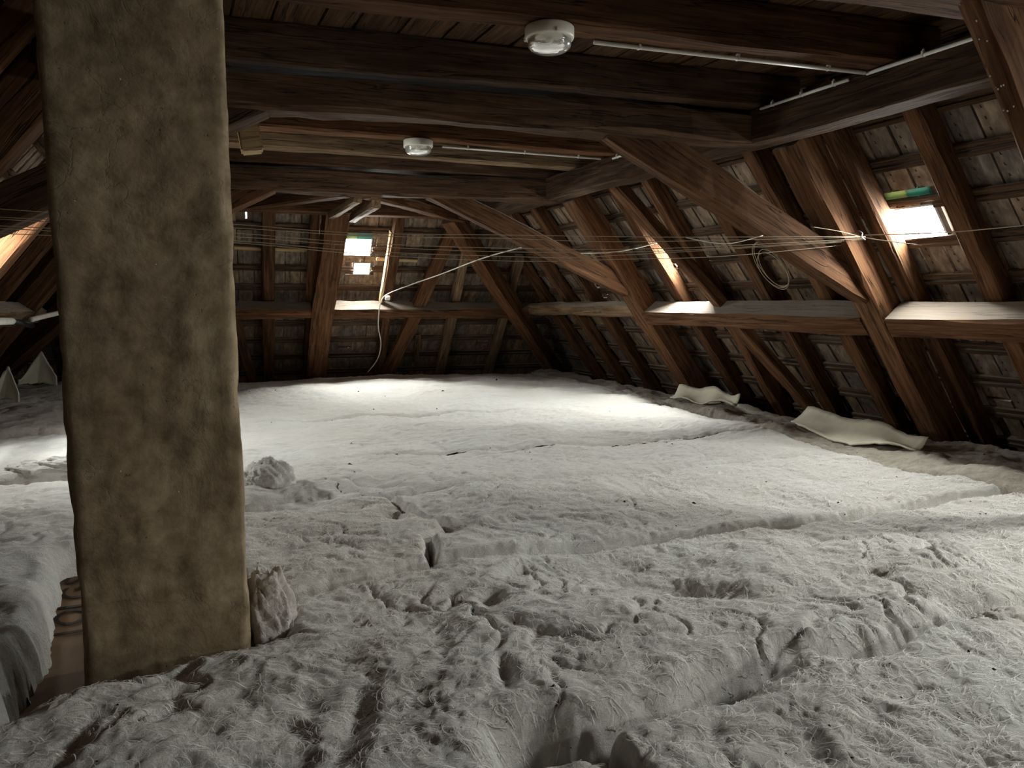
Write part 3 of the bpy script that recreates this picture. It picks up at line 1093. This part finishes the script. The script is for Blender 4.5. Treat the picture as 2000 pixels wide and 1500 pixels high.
def ridged(x, y, seed, oct=3, gain=.55):
    r, a = 0, 1.0
    for k in range(oct):
        r = r + a * (1 - np.abs(perlin(x * 2 ** k + 3.1 * k, y * 2 ** k + 5.7 * k, seed + k)) * 2)
        a *= gain
    return r


# pits and folds pressed into the wool: picture point, radius, depth, stretch, angle
PITS = [(1010, 1120, .06, .06, 1.8, .5), (960, 1180, .05, .06, 2.0, 1.2), (885, 1035, .10, .06, 1.8, .6), (770, 995, .08, .07, 2.5, 1.3), (1045, 1430, .09, .07, 1.6, 0),
        (1690, 1275, .10, .06, 1.7, .1), (1440, 1335, .10, .07, 1.8, .2), (1360, 1160, .09, .05, 2.6, -.8), (1880, 1180, .12, .07, 1.6, -.5),
        (985, 1330, .035, .03, 4.0, 1.3), (1830, 1075, .09, .05, 1.5, .2), (630, 960, .2, .07, 2.0, .1), (520, 985, .2, .09, 2.0, 0), (700, 1420, .05, .03, 5, 1.2), (838, 1078, .03, .035, 3, 1.4)]
PITW = [(px_z(u, v, .3), r, d, st, an) for u, v, r, d, st, an in PITS]


def height(X, Y, fine, seed):
    """fine 0..1: from combed far field to tufted foreground"""
    h = .05 * perlin(X * .7 + 5, Y * .7, 11) + .035 * perlin(X * 1.9, Y * 1.9 + 3, 12)
    wx, wy = fbm(X * 2.2, Y * 2.2, 31, 3), fbm(X * 2.2 + 40, Y * 2.2, 37, 3)
    # long combed wrinkles
    h1 = ridged(X * 4.2 + wx * 1.0, Y * 12 + wy * 1.3, seed + 50, 4, .6) * .010
    # tufts
    X2, Y2 = X + .035 * wx, Y + .035 * wy
    h2 = fbm(X2 * 5.5, Y2 * 6.5, seed + 80, 3, .5) * .013 - np.abs(perlin(X2 * 10 + wx * .6, Y2 * 10 + wy * .6, seed + 70)) * .009
    h3 = -np.abs(perlin(X2 * 27 + wy, Y2 * 27 + wx, seed + 90)) * .005 - np.abs(perlin(X2 * 55 + wy, Y2 * 60 + wx, seed + 95)) * .003
    msk = np.clip(.6 + 1.2 * perlin(X * 2.4 + 8, Y * 2.4, seed + 33), .25, 1.3)
    h = h + h1 * (1 - fine * .65) + h2 * (.3 + .75 * fine) + h3 * (.2 + .8 * fine) * msk
    # gathered creases with a sharp low line
    cr = np.abs(perlin(X * 1.3 + .35 * wx + 9, Y * 1.3 + .35 * wy, seed + 60))
    h = h - .03 * fine * np.exp(-(cr / .03) ** 2) * np.clip(perlin(X * .9, Y * .9 + 77, seed + 61) * 2.2 + .25, 0, 1)
    cr = np.abs(perlin(X * 3.1 + .5 * wx + 19, Y * 3.1 + .5 * wy, seed + 64))
    h = h - .016 * (.25 + .75 * fine) * np.exp(-(cr / .06) ** 2) * np.clip(perlin(X * 1.7, Y * 1.7 + 7, seed + 66) * 2 + .2, 0, 1)
    for c, r, d, st, an in PITW:
        dx, dy = X - c[0], Y - c[1]
        a, b = dx * math.cos(an) + dy * math.sin(an), -dx * math.sin(an) + dy * math.cos(an)
        q = np.sqrt((a / (r * st)) ** 2 + (b / r) ** 2)
        h = h - d * np.exp(-q ** 2 * 1.6) + .1 * d * np.exp(-((q - 1.5) / .5) ** 2)
    return h


def poly_sd(X, Y, poly):
    d = np.full(X.shape, 1e9)
    ins = np.zeros(X.shape, bool)
    n = len(poly)
    for i in range(n):
        ax_, ay = poly[i]
        bx, by = poly[(i + 1) % n]
        ex, ey = bx - ax_, by - ay
        t = np.clip(((X - ax_) * ex + (Y - ay) * ey) / (ex * ex + ey * ey), 0, 1)
        d = np.minimum(d, np.hypot(X - ax_ - t * ex, Y - ay - t * ey))
        c = ((ay > Y) != (by > Y)) & (X < (bx - ax_) * (Y - ay) / (by - ay + 1e-12) + ax_)
        ins ^= c
    return np.where(ins, d, -d)


def batt(poly, step, fine, seed, top, label, mat, rnd=.10, drop=.30, edge=.03, group=None, lift=None, fibres=0):
    poly = [tuple(p) for p in poly]
    xs_ = [p[0] for p in poly]
    ys_ = [p[1] for p in poly]
    gx = np.arange(min(xs_) - .04, max(xs_) + .04 + step, step)
    gy = np.arange(min(ys_) - .04, max(ys_) + .04 + step, step)
    X, Y = np.meshgrid(gx, gy)
    sd = poly_sd(X, Y, poly)
    sd = sd + edge * (fbm(X * 3.0, Y * 3.0, seed + 7, 3) * .8 + .25 * perlin(X * 21, Y * 21, seed + 3))
    t = np.clip(sd / rnd, 0, 1)
    prof = np.sqrt(np.clip(1 - (1 - t) ** 2.2, 0, 1))
    Z = top + height(X, Y, fine, seed)
    if lift is not None:
        Z = Z + lift(X, Y)
    Z = Z - drop * (1 - prof)
    Z = np.maximum(Z, 0.004)
    keep = sd > -step * 1.2
    # sideways ruffle so folds lean over
    jx = .35 * step * fbm(X * 17, Y * 17, seed + 5, 2)
    ny_, nx_ = X.shape
    idx = -np.ones(X.shape, int)
    fk = keep[:-1, :-1] & keep[1:, :-1] & keep[:-1, 1:] & keep[1:, 1:]
    use = np.zeros(X.shape, bool)
    use[:-1, :-1] |= fk
    use[1:, :-1] |= fk
    use[:-1, 1:] |= fk
    use[1:, 1:] |= fk
    idx[use] = np.arange(use.sum())
    V = np.stack([(X + jx)[use], (Y + jx)[use], Z[use]], 1)
    Fq = np.stack([idx[:-1, :-1][fk], idx[:-1, 1:][fk], idx[1:, 1:][fk], idx[1:, :-1][fk]], 1)
    me = bpy.data.meshes.new('insulation_batt')
    me.vertices.add(len(V))
    me.vertices.foreach_set('co', V.ravel())
    me.loops.add(Fq.size)
    me.loops.foreach_set('vertex_index', Fq.ravel())
    me.polygons.add(len(Fq))
    me.polygons.foreach_set('loop_start', np.arange(0, Fq.size, 4))
    me.polygons.foreach_set('loop_total', np.full(len(Fq), 4))
    me.polygons.foreach_set('use_smooth', np.ones(len(Fq), bool))
    me.update(calc_edges=True)
    me.materials.append(mat)
    o = bpy.data.objects.new('insulation_batt', me)
    COL.objects.link(o)
    if fibres:
        rs_ = np.random.RandomState(seed)
        fx = rs_.uniform(gx[0], gx[-1], fibres)
        fy = rs_.uniform(gy[0], gy[-1], fibres)
        n_s = 7
        ln = rs_.uniform(.03, .11, fibres) / n_s
        ang = 6.28 * fbm(fx * 1.1, fy * 1.1, seed + 21, 2) + rs_.normal(0, .5, fibres)
        curl_ = rs_.normal(0, .25, fibres)
        wv = rs_.uniform(.0006, .0015, fibres)
        PX, PY, PZ, AN, OK = [], [], [], [], np.ones(fibres, bool)
        for i in range(n_s + 1):
            ii = np.clip(((fy - gy[0]) / step).round().astype(int), 0, len(gy) - 1)
            jj = np.clip(((fx - gx[0]) / step).round().astype(int), 0, len(gx) - 1)
            OK &= keep[ii, jj] & (sd[ii, jj] > .03)
            PX.append(fx.copy()); PY.append(fy.copy()); AN.append(ang.copy())
            PZ.append(Z[ii, jj] + .0015 + .004 * math.sin(math.pi * i / n_s))
            ang = ang + curl_ + rs_.normal(0, .18, fibres)
            fx = fx + ln * np.cos(ang)
            fy = fy + ln * np.sin(ang)
        PX, PY, PZ, AN = [np.array(q)[:, OK] for q in (PX, PY, PZ, AN)]
        m_ = PX.shape[1]
        tap = np.sin(np.pi * (np.arange(n_s + 1) + .4) / (n_s + .8))[:, None] * wv[OK][None]
        A_ = np.stack([PX - np.sin(AN) * tap, PY + np.cos(AN) * tap, PZ], 2)
        B_ = np.stack([PX + np.sin(AN) * tap, PY - np.cos(AN) * tap, PZ], 2)
        FV = np.stack([A_, B_], 2).transpose(1, 0, 2, 3).reshape(-1, 3)     # fibre, station, side
        base = (np.arange(m_) * (n_s + 1) * 2)[:, None] + np.arange(n_s)[None] * 2
        base = base.ravel()
        FQ = np.stack([base, base + 1, base + 3, base + 2], 1)
        fm = bpy.data.meshes.new('loose_fibres')
        fm.vertices.add(len(FV))
        fm.vertices.foreach_set('co', FV.ravel())
        fm.loops.add(FQ.size)
        fm.loops.foreach_set('vertex_index', FQ.ravel())
        fm.polygons.add(len(FQ))
        fm.polygons.foreach_set('loop_start', np.arange(0, FQ.size, 4))
        fm.polygons.foreach_set('loop_total', np.full(len(FQ), 4))
        fm.update(calc_edges=True)
        fm.materials.append(M_FIBRE)
        fo = bpy.data.objects.new('loose_fibres', fm)
        COL.objects.link(fo)
        fo.parent = o
        fo['kind'] = 'stuff'
    return tag(o, label, 'insulation', group)


def line_y(pts):
    xs_ = [p[0] for p in pts]
    ys_ = [p[1] for p in pts]
    return lambda x: np.interp(x, xs_, ys_)


XE = 4.95    # where the dusty eaves strip begins
S0p = [(.30, 1.90), (.83, 1.86), (1.09, 1.77), (1.35, 1.80), (1.6, 1.88), (1.92, 1.9), (2.28, 1.85), (2.62, 1.92), (3.02, 1.86), (4.0, 1.8), (XE, 1.75)]
S1p = [(.29, 3.2), (.74, 3.33), (1.09, 3.38), (1.54, 3.34), (2.16, 3.29), (2.64, 3.25), (3.03, 3.24), (3.56, 3.24), (4.1, 3.24), (XE, 3.15)]
S2p = [(.36, 4.82), (1.2, 4.75), (2.0, 4.72), (3.2, 4.6), (XE, 4.5)]
# row under the lens: small end piece and long front batt
batt([(1.03, .9), (XE, .9)] + [(x, y - .012) for x, y in S0p[::-1] if x > 1.05] + [(1.06, 1.72)], .0085, 1.0, 101, .30, 'foreground batt beyond whose far edge a deep gully runs', M_WOOL, .06, .2, .012, fibres=9000)
batt([(.78, 1.2), (1.04, 1.2), (1.065, 1.71), (.835, 1.79)], .0065, .9, 113, .265, 'small cream batt end in front of the deep gully', M_WOOLW, .05, .18, .012, fibres=400)
# big foreground batt in front of the chimney
batt([(-1.6, 1.2), (.74, 1.2), (.80, 1.6), (.83, 1.80)] + [(x, y + .005) for x, y in S0p if .9 < x < XE] + [(XE, 1.76), (XE, 3.13)] + [(x, y - .012) for x, y in S1p[::-1][1:]] + [(.30, 2.83), (-.02, 2.76), (-.3, 2.70), (-.5, 2.52), (-.66, 2.40), (-1.6, 2.05)],
     .0085, 1.0, 127, .315, 'broad puffed batt lying against the foot of the chimney', M_WOOL, .15, .24, .025,
     lift=lambda X, Y: .02 * np.exp(-((Y - 2.3) / .35) ** 2), fibres=26000)
# second row
batt([(.235, 3.1), (.4, 3.28), (.74, 3.36), (1.115, 3.41), (1.175, 3.7), (1.345, 3.85), (1.25, 4.74), (.36, 4.8), (.24, 4.4)], .0105, .75, 139, .30, 'short batt right behind the chimney, end against a cross seam', M_WOOLW, .045, .12, .015, fibres=4000)
batt([(1.11, 3.41)] + [(x, y + .012) for x, y in S1p if x > 1.1] + [(XE, 4.48)] + [(x, y - .01) for x, y in S2p[::-1] if 1.3 < x < XE] + [(1.24, 4.72), (1.34, 3.86), (1.17, 3.7)], .0115, .6, 149, .31, 'long bright batt behind the straight seam', M_WOOL, .05, .14, .018, fibres=9000)
S3p = [(.3, 6.05), (1.6, 6.0), (2.7, 5.75), (4.1, 5.7), (XE + .1, 5.6)]
batt([(x, y + .01) for x, y in S2p] + [(XE + .1, 4.5), (XE + .1, 5.58)] + [(x, y - .01) for x, y in S3p[::-1][1:]], .0125, .55, 151, .305, 'rumpled batt in the middle of the attic, under the joists', M_WOOL, .09, .06, .02)
S4p = [(.1, 8.2), (2, 8.1), (4, 7.8), (XE + .35, 7.7)]
batt([(x, y + .01) for x, y in S3p] + [(XE + .35, 5.6), (XE + .35, 7.68)] + [(x, y - .01) for x, y in S4p[::-1][1:]], .016, .3, 157, .31, 'smooth bright batt towards the far tie beam', M_WOOL, .12, .03, .02)
batt([(-.3, 8.22)] + [(x, y + .01) for x, y in S4p] + [(XE + .6, 7.7), (XE + .75, 12.0), (3.6, 12.3), (1.0, 12.5), (-.6, 12.5)], .022, .2, 163, .325, 'farthest pale batt reaching to the foot of the hip end', M_WOOL, .14, .05, .04)
# dusty strip along the eaves
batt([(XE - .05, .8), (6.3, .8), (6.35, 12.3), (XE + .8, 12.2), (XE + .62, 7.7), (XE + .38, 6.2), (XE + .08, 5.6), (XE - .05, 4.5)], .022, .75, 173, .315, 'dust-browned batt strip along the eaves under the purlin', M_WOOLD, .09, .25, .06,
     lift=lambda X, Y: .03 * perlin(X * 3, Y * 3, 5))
# beside and behind the chimney
batt([(-2.3, 2.3), (-.60, 2.45), (-.52, 2.9), (-.5, 3.4), (-.53, 4.3), (-.42, 4.42), (.3, 4.42), (.33, 5.9), (-2.3, 6.0)], .014, .6, 181, .30, 'batt beside the chimney with a torn edge over brown paper', M_WOOL, .1, .27, .03)
batt([(-2.35, 6.02), (.25, 5.93), (.05, 8.2), (-2.35, 8.2)], .02, .5, 191, .33, 'batt behind the chimney with a raised ragged near edge', M_WOOL, .07, .25, .05)
batt([(-2.5, 8.24), (-.35, 8.24), (-.65, 12.9), (-2.6, 13.3)], .028, .3, 193, .36, 'far batt under the slope behind the chimney', M_WOOLW, .08, .2, .04)

# tufts and scraps standing up
def tuft(c, rx, ry, rz, seed, label, mat, name='wool_tuft', amp=.3, sq=1.0):
    bm = bmesh.new()
    bmesh.ops.create_icosphere(bm, subdivisions=5, radius=1)
    co = np.array([v.co[:] for v in bm.verts])
    th = np.arctan2(co[:, 1], co[:, 0])
    n = fbm(co[:, 0] * 1.7 + co[:, 2] * 1.3 + seed, co[:, 1] * 1.7 - co[:, 2], seed, 4, .6)
    n2 = ridged(co[:, 0] * 3 + co[:, 2] * 4 + n, co[:, 1] * 3 + n * .7 + co[:, 2], seed + 9, 3, .6)
    n4 = fbm(co[:, 0] * 6 + co[:, 2] * 5, co[:, 1] * 6 - co[:, 2] * 4, seed + 3, 3, .6)
    r = 1 + .6 * amp * n + .04 * n2 + .07 * n4
    co = np.sign(co) * np.abs(co) ** sq
    co = co * r[:, None] * np.array([rx, ry, rz])
    co[:, 0] *= 1 - .2 * np.clip(co[:, 2] / rz, -1, 1) * (sq < 1)
    for v, q in zip(bm.verts, co):
        v.co = q
    me = bpy.data.meshes.new(name)
    bm.to_mesh(me)
    bm.free()
    me.polygons.foreach_set('use_smooth', [True] * len(me.polygons))
    me.materials.append(mat)
    o = bpy.data.objects.new(name, me)
    o.location = c
    COL.objects.link(o)
    return tag(o, label, 'insulation')


c = px_z(530, 930, .36)
tuft(c + np.array([-.02, 0, -.02]), .16, .16, .13, 3, 'ruffled tuft of grey-white wool beside the chimney', M_WOOL)
tuft((.305, 2.99, .285), .095, .13, .18, 8, 'upright pinkish scrap of batt against the chimney side', M_WOOLP, amp=.3, sq=.8)
tuft(px_z(1850, 1080, .33), .12, .06, .05, 12, 'small loose tuft on the bright batt near the purlin', M_WOOL, amp=.3)
tuft((-.75, 6.1, .36), .3, .1, .08, 15, 'ragged roll of wool left of the chimney', M_WOOL)
tuft(px_z(1960, 1215, .27), .14, .07, .05, 29, 'loose curled flake of wool at the gully end', M_WOOLW, amp=.4)


# curled fleece films along the eaves
def film(name, pts, wdt, label, seed, mat=M_FILM, curl=.05, tilt=.6, peak=False):
    P = [np.array(p, float) for p in pts]
    rs = np.random.RandomState(seed)
    n, m = 24, 8
    verts, faces = [], []
    d = unit(P[-1] - P[0])
    side = unit(np.cross((0, 0, 1), d))
    if side[0] < 0:
        side = -side
    side = unit(side + np.array([0, 0, tilt]))
    O = P[0]
    for i in range(n + 1):
        t = i / n * (len(P) - 1)
        k = min(int(t), len(P) - 2)
        c = P[k] * (1 - (t - k)) + P[k + 1] * (t - k) - O
        ww = wdt * (.45 + .55 * math.sin(math.pi * min(1, .12 + i / n))) + rs.uniform(-.01, .01)
        if peak:
            ww = wdt * max(.04, 1 - abs(2 * i / n - 1.1))
        for j in range(m + 1):
            f = j / m - (0 if peak else .5)
            verts.append(c + side * f * ww + np.array([0, 0, curl * math.sin(i * .5 + f * 3) * .5 + curl * (2 * f) ** 2 + .004 * rs.normal()]))
    for i in range(n):
        for j in range(m):
            a = i * (m + 1) + j
            faces.append((a, a + 1, a + m + 2, a + m + 1))
    o = mesh_obj(name, verts, faces, mat, None, Matrix.Translation(O), True)
    md = o.modifiers.new('thick', 'SOLIDIFY')
    md.thickness = .012
    return tag(o, label, 'film')


film('fleece_flap', [px_z(1562, 815, .37), px_z(1640, 845, .37), px_z(1720, 858, .37), px_z(1800, 874, .36)], .34, 'long curled cream fleece flap along the eaves near the lit post', 4, curl=.03)
film('fleece_flap', [px_z(1318, 772, .38), px_z(1380, 780, .38), px_z(1440, 788, .38)], .3, 'shorter cream fleece flap at the foot of the far post', 6)
film('fleece_flap', [px_y(-25, 780, 10.6), px_y(10, 778, 10.6), px_y(38, 785, 10.5)], .34, 'upright cream fleece corner by the dim sloping post', 8, curl=.015, tilt=3, peak=True)
film('fleece_flap', [px_y(35, 752, 12.2), px_y(75, 748, 12.2), px_y(112, 752, 12.1)], .4, 'pointed fleece scrap at the hip corner behind the chimney', 9, curl=.015, tilt=3, peak=True)

# ------------------------------------------------------------------ brown printed paper in the trench beside the chimney
sheet = empty('kraft_paper_sheet', (-.45, 3.6, .06))
tag(sheet, 'brown printed kraft paper in the trench beside the chimney', 'paper')
pv, pf = [], []
for i in range(11):
    for j in range(7):
        x_, y_ = -.68 + .36 * j / 6, 2.75 + 1.6 * i / 10
        pv.append((x_, y_, .06 + .002 * math.sin(i * 1.3 + j) + .07 * max(0, (i - 6) / 4)))
for i in range(10):
    for j in range(6):
        a = i * 7 + j
        pf.append((a, a + 1, a + 8, a + 7))
sh = mesh_obj('paper', pv, pf, M_KRAFT, sheet, smooth=True)
md = sh.modifiers.new('thick', 'SOLIDIFY')
md.thickness = .004
y_ = 3.72
for ch_, st in (('I', .09), ('O', .16), ('I', .1), ('G', .17), ('S', .16)):
    cu = bpy.data.curves.new('printed_letter', 'FONT')
    cu.body = ch_
    cu.size = .2
    cu.extrude = .001
    tmp = bpy.data.objects.new('tmp', cu)
    COL.objects.link(tmp)
    dg = bpy.context.evaluated_depsgraph_get()
    me = bpy.data.meshes.new_from_object(tmp.evaluated_get(dg))
    bpy.data.objects.remove(tmp)
    me.materials.clear()
    me.materials.append(M_INK)
    o = bpy.data.objects.new('printed_letter', me)
    zz = .0625 + .07 * max(0, ((y_ - 2.75) / .16 - 6) / 4) + .005
    sl = .07 / .64 if y_ > 3.7 else 0
    o.matrix_world = frame(unit((0, 1, sl)), (-1, 0, 0), unit((0, -sl, 1)), (-.385, y_, zz))
    COL.objects.link(o)
    o.parent = sheet
    o.matrix_parent_inverse = sheet.matrix_basis.inverted()
    y_ += st

# ------------------------------------------------------------------ lamps and conduits
def lamp(c, label, r=.13):
    root = empty('ceiling_lamp', c)
    tag(root, label, 'lamp', None)
    M = Matrix.Translation(c)
    lathe('lamp_base', [(.0, 0), (r * .96, 0), (r, -.006), (r, -.052), (r * .97, -.060), (r * .9, -.062), (r * .88, -.05), (0, -.045)], M_PLASTIC, root, M)
    lathe('glass_cover', [(r * .885, -.05), (r * .89, -.085), (r * .86, -.100), (r * .74, -.114), (r * .55, -.124), (r * .3, -.130), (0.0001, -.132)], M_LAMPGLASS, root, M)
    lathe('lamp_holder', [(.0001, -.05), (.03, -.05), (.03, -.075), (.022, -.1), (.0001, -.108)], M_PIPE, root, M, 16)
    for k in range(3):
        a = .4 + k * 2.094
        box('clip', np.array(c) + np.array([math.cos(a) * (r + .002), math.sin(a) * (r + .002), -.05]), (math.cos(a), math.sin(a), 0), (-math.sin(a), math.cos(a), 0), (0, 0, 1), .01, .022, .022, M_PLASTIC, root, .003)
    return root


lamp((1.90, 3.765, ZJ), 'round cream bulkhead lamp with glass bowl on the nearer joist')
lamp((2.10, 6.735, ZJ), 'smaller-looking round lamp under the far joist beyond the hewn tie beam')


def conduit(P0, P1, label, r=.011, clips=(.15, .5, .85), up=(0, 0, 1)):
    root = empty('conduit', P0)
    tag(root, label, 'conduit')
    tube('pipe', [P0, P1], r, M_PIPE, root, 10)
    d = unit(np.array(P1) - np.array(P0))
    s = unit(np.cross(d, (0, 0, 1)))
    for t in clips:
        c = np.array(P0) * (1 - t) + np.array(P1) * t
        box('clip', c + np.array([0, 0, .006]), d, s, (0, 0, 1), .014, r * 2.6, r * 2 + .012, M_PIPE, root, .002)
        box('clip_tab', c + np.array([0, 0, r + .008]), d, s, (0, 0, 1), .012, .012, .03, M_PIPE, root, .002)
    return root


conduit((2.2, cross(3.84, 2.2), 2.932), (4.02, cross(3.84, 4.02), 2.932), 'white conduit running from the near lamp along its joist', .012)
conduit((4.038, 3.76, 2.93), (4.038, 4.56, 2.93), 'short white conduit on the plate up to the hewn tie beam')
conduit((4.038, 3.62, 2.93), (4.038, 1.0, 2.93), 'long white conduit on the plate going behind the paint-spotted strut')
conduit((2.36, 6.83, 2.935), (3.98, 6.75, 2.935), 'thin white conduit from the far lamp to the plate', .010)
conduit((4.04, 6.62, 2.92), (4.04, 6.1, 2.92), 'short white conduit stub on the plate near the far lamp', .010)

# ------------------------------------------------------------------ clothes lines, cables, pipes
def tp(u, v, d=0.0):
    return px_plane(u, v, (4.1, 4.58 + d, 0), np.array([-SKEW, 1, 0]))


LINES = [[(-120, 395), (0, 408), (456, 438), (700, 455), (1000, 459), (1300, 463), (1690, 462)],
         [(-120, 412), (0, 424), (456, 445), (700, 460), (1000, 466), (1230, 472), (1690, 463)],
         [(-120, 418), (0, 428), (456, 455), (700, 474), (1000, 485), (1300, 485), (1690, 466)],
         [(-120, 432), (0, 441), (456, 462), (700, 480), (1000, 492), (1300, 490), (1690, 468)],
         [(-120, 438), (0, 446), (456, 470), (700, 490), (1000, 501), (1180, 500), (1690, 470)],
         [(-120, 448), (0, 456), (456, 474), (700, 496), (1000, 510), (1220, 506), (1420, 500), (1695, 474)]]
for k, l in enumerate(LINES):
    tube('clothes_line', [tp(u, v, .02 * k) for u, v in l], .0024, M_WIRE, None, 5,
         'thin tan washing line strung across from the lit post', 'line', 'washing lines from the lit post')
hook = tp(1684, 456)
tube('wall_hook', [hook + np.array([.02, .06, .03]), hook, hook + np.array([-.02, -.01, -.03]), hook + np.array([.01, -.02, -.05])], .006, M_STEEL, None, 6, 'small metal hook in the lit post holding the washing lines', 'hook')
tube('clothes_line', [tp(1585, 443), tp(1640, 452), tp(1700, 466), SR.hit(1800, 479, -.02)], .0032, M_WIRE, None, 5, 'slack line end crossing the lit post below the pane', 'line')
tube('clothes_line', [tp(1690, 459), SR.hit(1780, 457, -.03), SR.hit(1860, 453, -.03), SR.hit(1940, 446, -.03), SR.hit(2060, 434, -.03)], .004, M_WIRE, None, 5, 'single line running past the bright pane along the slope', 'line')
tube('clothes_line', [tp(1340, 464, .02), tp(1390, 474, .0), tp(1430, 475, .0), tp(1490, 460, .02)], .0035, M_CABLE, None, 5, 'short pale looped line end near the broad knee brace', 'line')
cb = [SH.hit(718, 727, -.03), SH.hit(737, 702, -.05), SH.hit(744, 672, -.05), SH.hit(739, 640, -.04), SH.hit(740, 612, -.03), SH.hit(744, 590, .0), SH.hit(756, 575, .02),
      SH.hit(800, 557, -.05), SH.hit(860, 536, -.25), px_y(944, 504, 9.7), px_y(1032, 480, 8.9), px_y(1085, 470, 8.3)]
tube('power_cable', cb, .008, M_CABLE, None, 6, 'grey power cable rising from the floor and sagging across the hip end', 'cable')
tube('power_cable', [px_y(1135, 495, 7.6), px_y(1200, 492, 7.5), px_y(1245, 484, 7.4), px_y(1284, 474, 7.3)], .007, M_CABLE, None, 6, 'short loose cable end in front of the far post', 'cable')
jb = SH.hit(757, 582, .05)
box('junction_box', jb, SH.ex, SH.ey, SH.ez, .07, .07, .05, M_PLASTIC, None, .008)
tag(COL.objects['junction_box'], 'small grey junction box on the hip end purlin', 'box')
# coil of wire on a rafter
cc = SR.hit(1510, 512, .2)
rsn = np.random.RandomState(3)
root = empty('wire_coil', cc)
tag(root, 'coil of thin wire hung on a rafter beside the broad knee brace', 'wire')
for k in range(4):
    r1, r2 = .17 + rsn.uniform(-.03, .03), .24 + rsn.uniform(-.04, .04)
    dx = rsn.uniform(-.02, .02)
    tube('wire_loop', [cc + (r1 * math.cos(q) + dx) * SR.ex + (r2 * math.sin(q) - .02 * k) * SR.ey - SR.ez * (.03 + .006 * k) for q in np.linspace(0, 6.283, 17)[:-1]],
         .0035, M_WIRE, root, 5, closed=True, smooth_n=3)
# foam-clad pipes and black sleeve on the slope left of the chimney
tube('foam_pipe', [SL.hit(-90, 622, -.08), SL.hit(-40, 628, -.08), SL.hit(28, 627, -.08)], .035, M_FOAM, None, 10, 'white foam-clad pipe end left of the black sleeve', 'pipe')
tube('rubber_sleeve', [SL.hit(26, 627, -.09), SL.hit(62, 636, -.1)], .032, M_RUBBER, None, 10, 'black rubber sleeve between two white pipe ends', 'pipe')
tube('foam_pipe', [SL.hit(62, 624, -.08), px_y(85, 618, 10.6), px_y(116, 611, 10.95)], .03, M_FOAM, None, 10, 'white foam-clad pipe running behind the chimney', 'pipe')

# ------------------------------------------------------------------ crumbs and a dry leaf on the wool
rs = np.random.RandomState(11)
dg = bpy.context.evaluated_depsgraph_get()
bpy.context.view_layer.update()
from mathutils.bvhtree import BVHTree


def drop(u, v):
    """point of the wool under a picture point"""
    d = pix(u, v)
    ok, loc, nrm, i, ob, m = SC.ray_cast(bpy.context.evaluated_depsgraph_get(), Vector(CAM), Vector(d))
    return (np.array(loc), np.array(nrm), ob) if ok and ob.name.startswith('insulation') else (None, None, None)


spots = [(1082, 1340, 9), (1355, 983, 7), (1637, 982, 6), (1220, 980, 7), (560, 1160, 6), (683, 907, 7), (1240, 985, 4), (1940, 1308, 8), (1892, 1272, 6), (1664, 1480, 5), (1760, 1362, 6),
         (1620, 1417, 5), (1455, 1260, 4), (1210, 1265, 4), (1107, 1342, 4), (725, 1222, 6), (527, 1285, 4), (537, 1285, 4), (905, 1270, 4), (230, 1377, 6), (190, 1487, 5), (700, 765, 5), (865, 764, 5), (970, 742, 6),
         (730, 800, 5), (1650, 1005, 4), (990, 1410, 4)]
for k in range(150):
    spots.append((rs.uniform(480, 1990), rs.uniform(760, 1490), rs.uniform(1.5, 4)))
cv, cf = [], []
for u, v, sz in spots:
    p, n_, ob = drop(u, v)
    if p is None:
        continue
    d = np.linalg.norm(p - CAM)
    r = max(.0022, sz * .45 * d / F_PX)
    an = rs.uniform(0, 6.28)
    e1 = np.array([math.cos(an), math.sin(an), 0]) * r * rs.uniform(1, 2)
    e2 = np.array([-math.sin(an), math.cos(an), 0]) * r * .7
    i = len(cv)
    cv += [p + e1, p + e2, p - e1, p - e2, p + np.array([0, 0, r]), p - np.array([0, 0, r * .5])]
    for a, b in ((0, 1), (1, 2), (2, 3), (3, 0)):
        cf += [(i + a, i + b, i + 4), (i + b, i + a, i + 5)]
o = mesh_obj('debris_crumbs', cv, cf, M_CRUMB)
o['kind'] = 'stuff'
tag(o, 'dark bark crumbs and specks scattered over the white insulation', 'debris')
p, n_, ob = drop(113, 1380)
if p is not None:
    lv = [(-.035, 0, .004), (-.015, .01, .008), (.012, .011, .006), (.04, .002, .01), (.014, -.009, .004), (-.014, -.01, .003), (0, 0, .002)]
    lfc = [(0, 5, 6), (0, 6, 1), (1, 6, 2), (2, 6, 3), (3, 6, 4), (4, 6, 5)]
    o = mesh_obj('dry_leaf', lv, lfc, M_LEAF, None, Matrix.Translation(p + np.array([0, 0, .003])) @ Matrix.Rotation(.9, 4, 'Z'))
    tag(o, 'small dry grey leaf on the batt before the chimney', 'leaf')
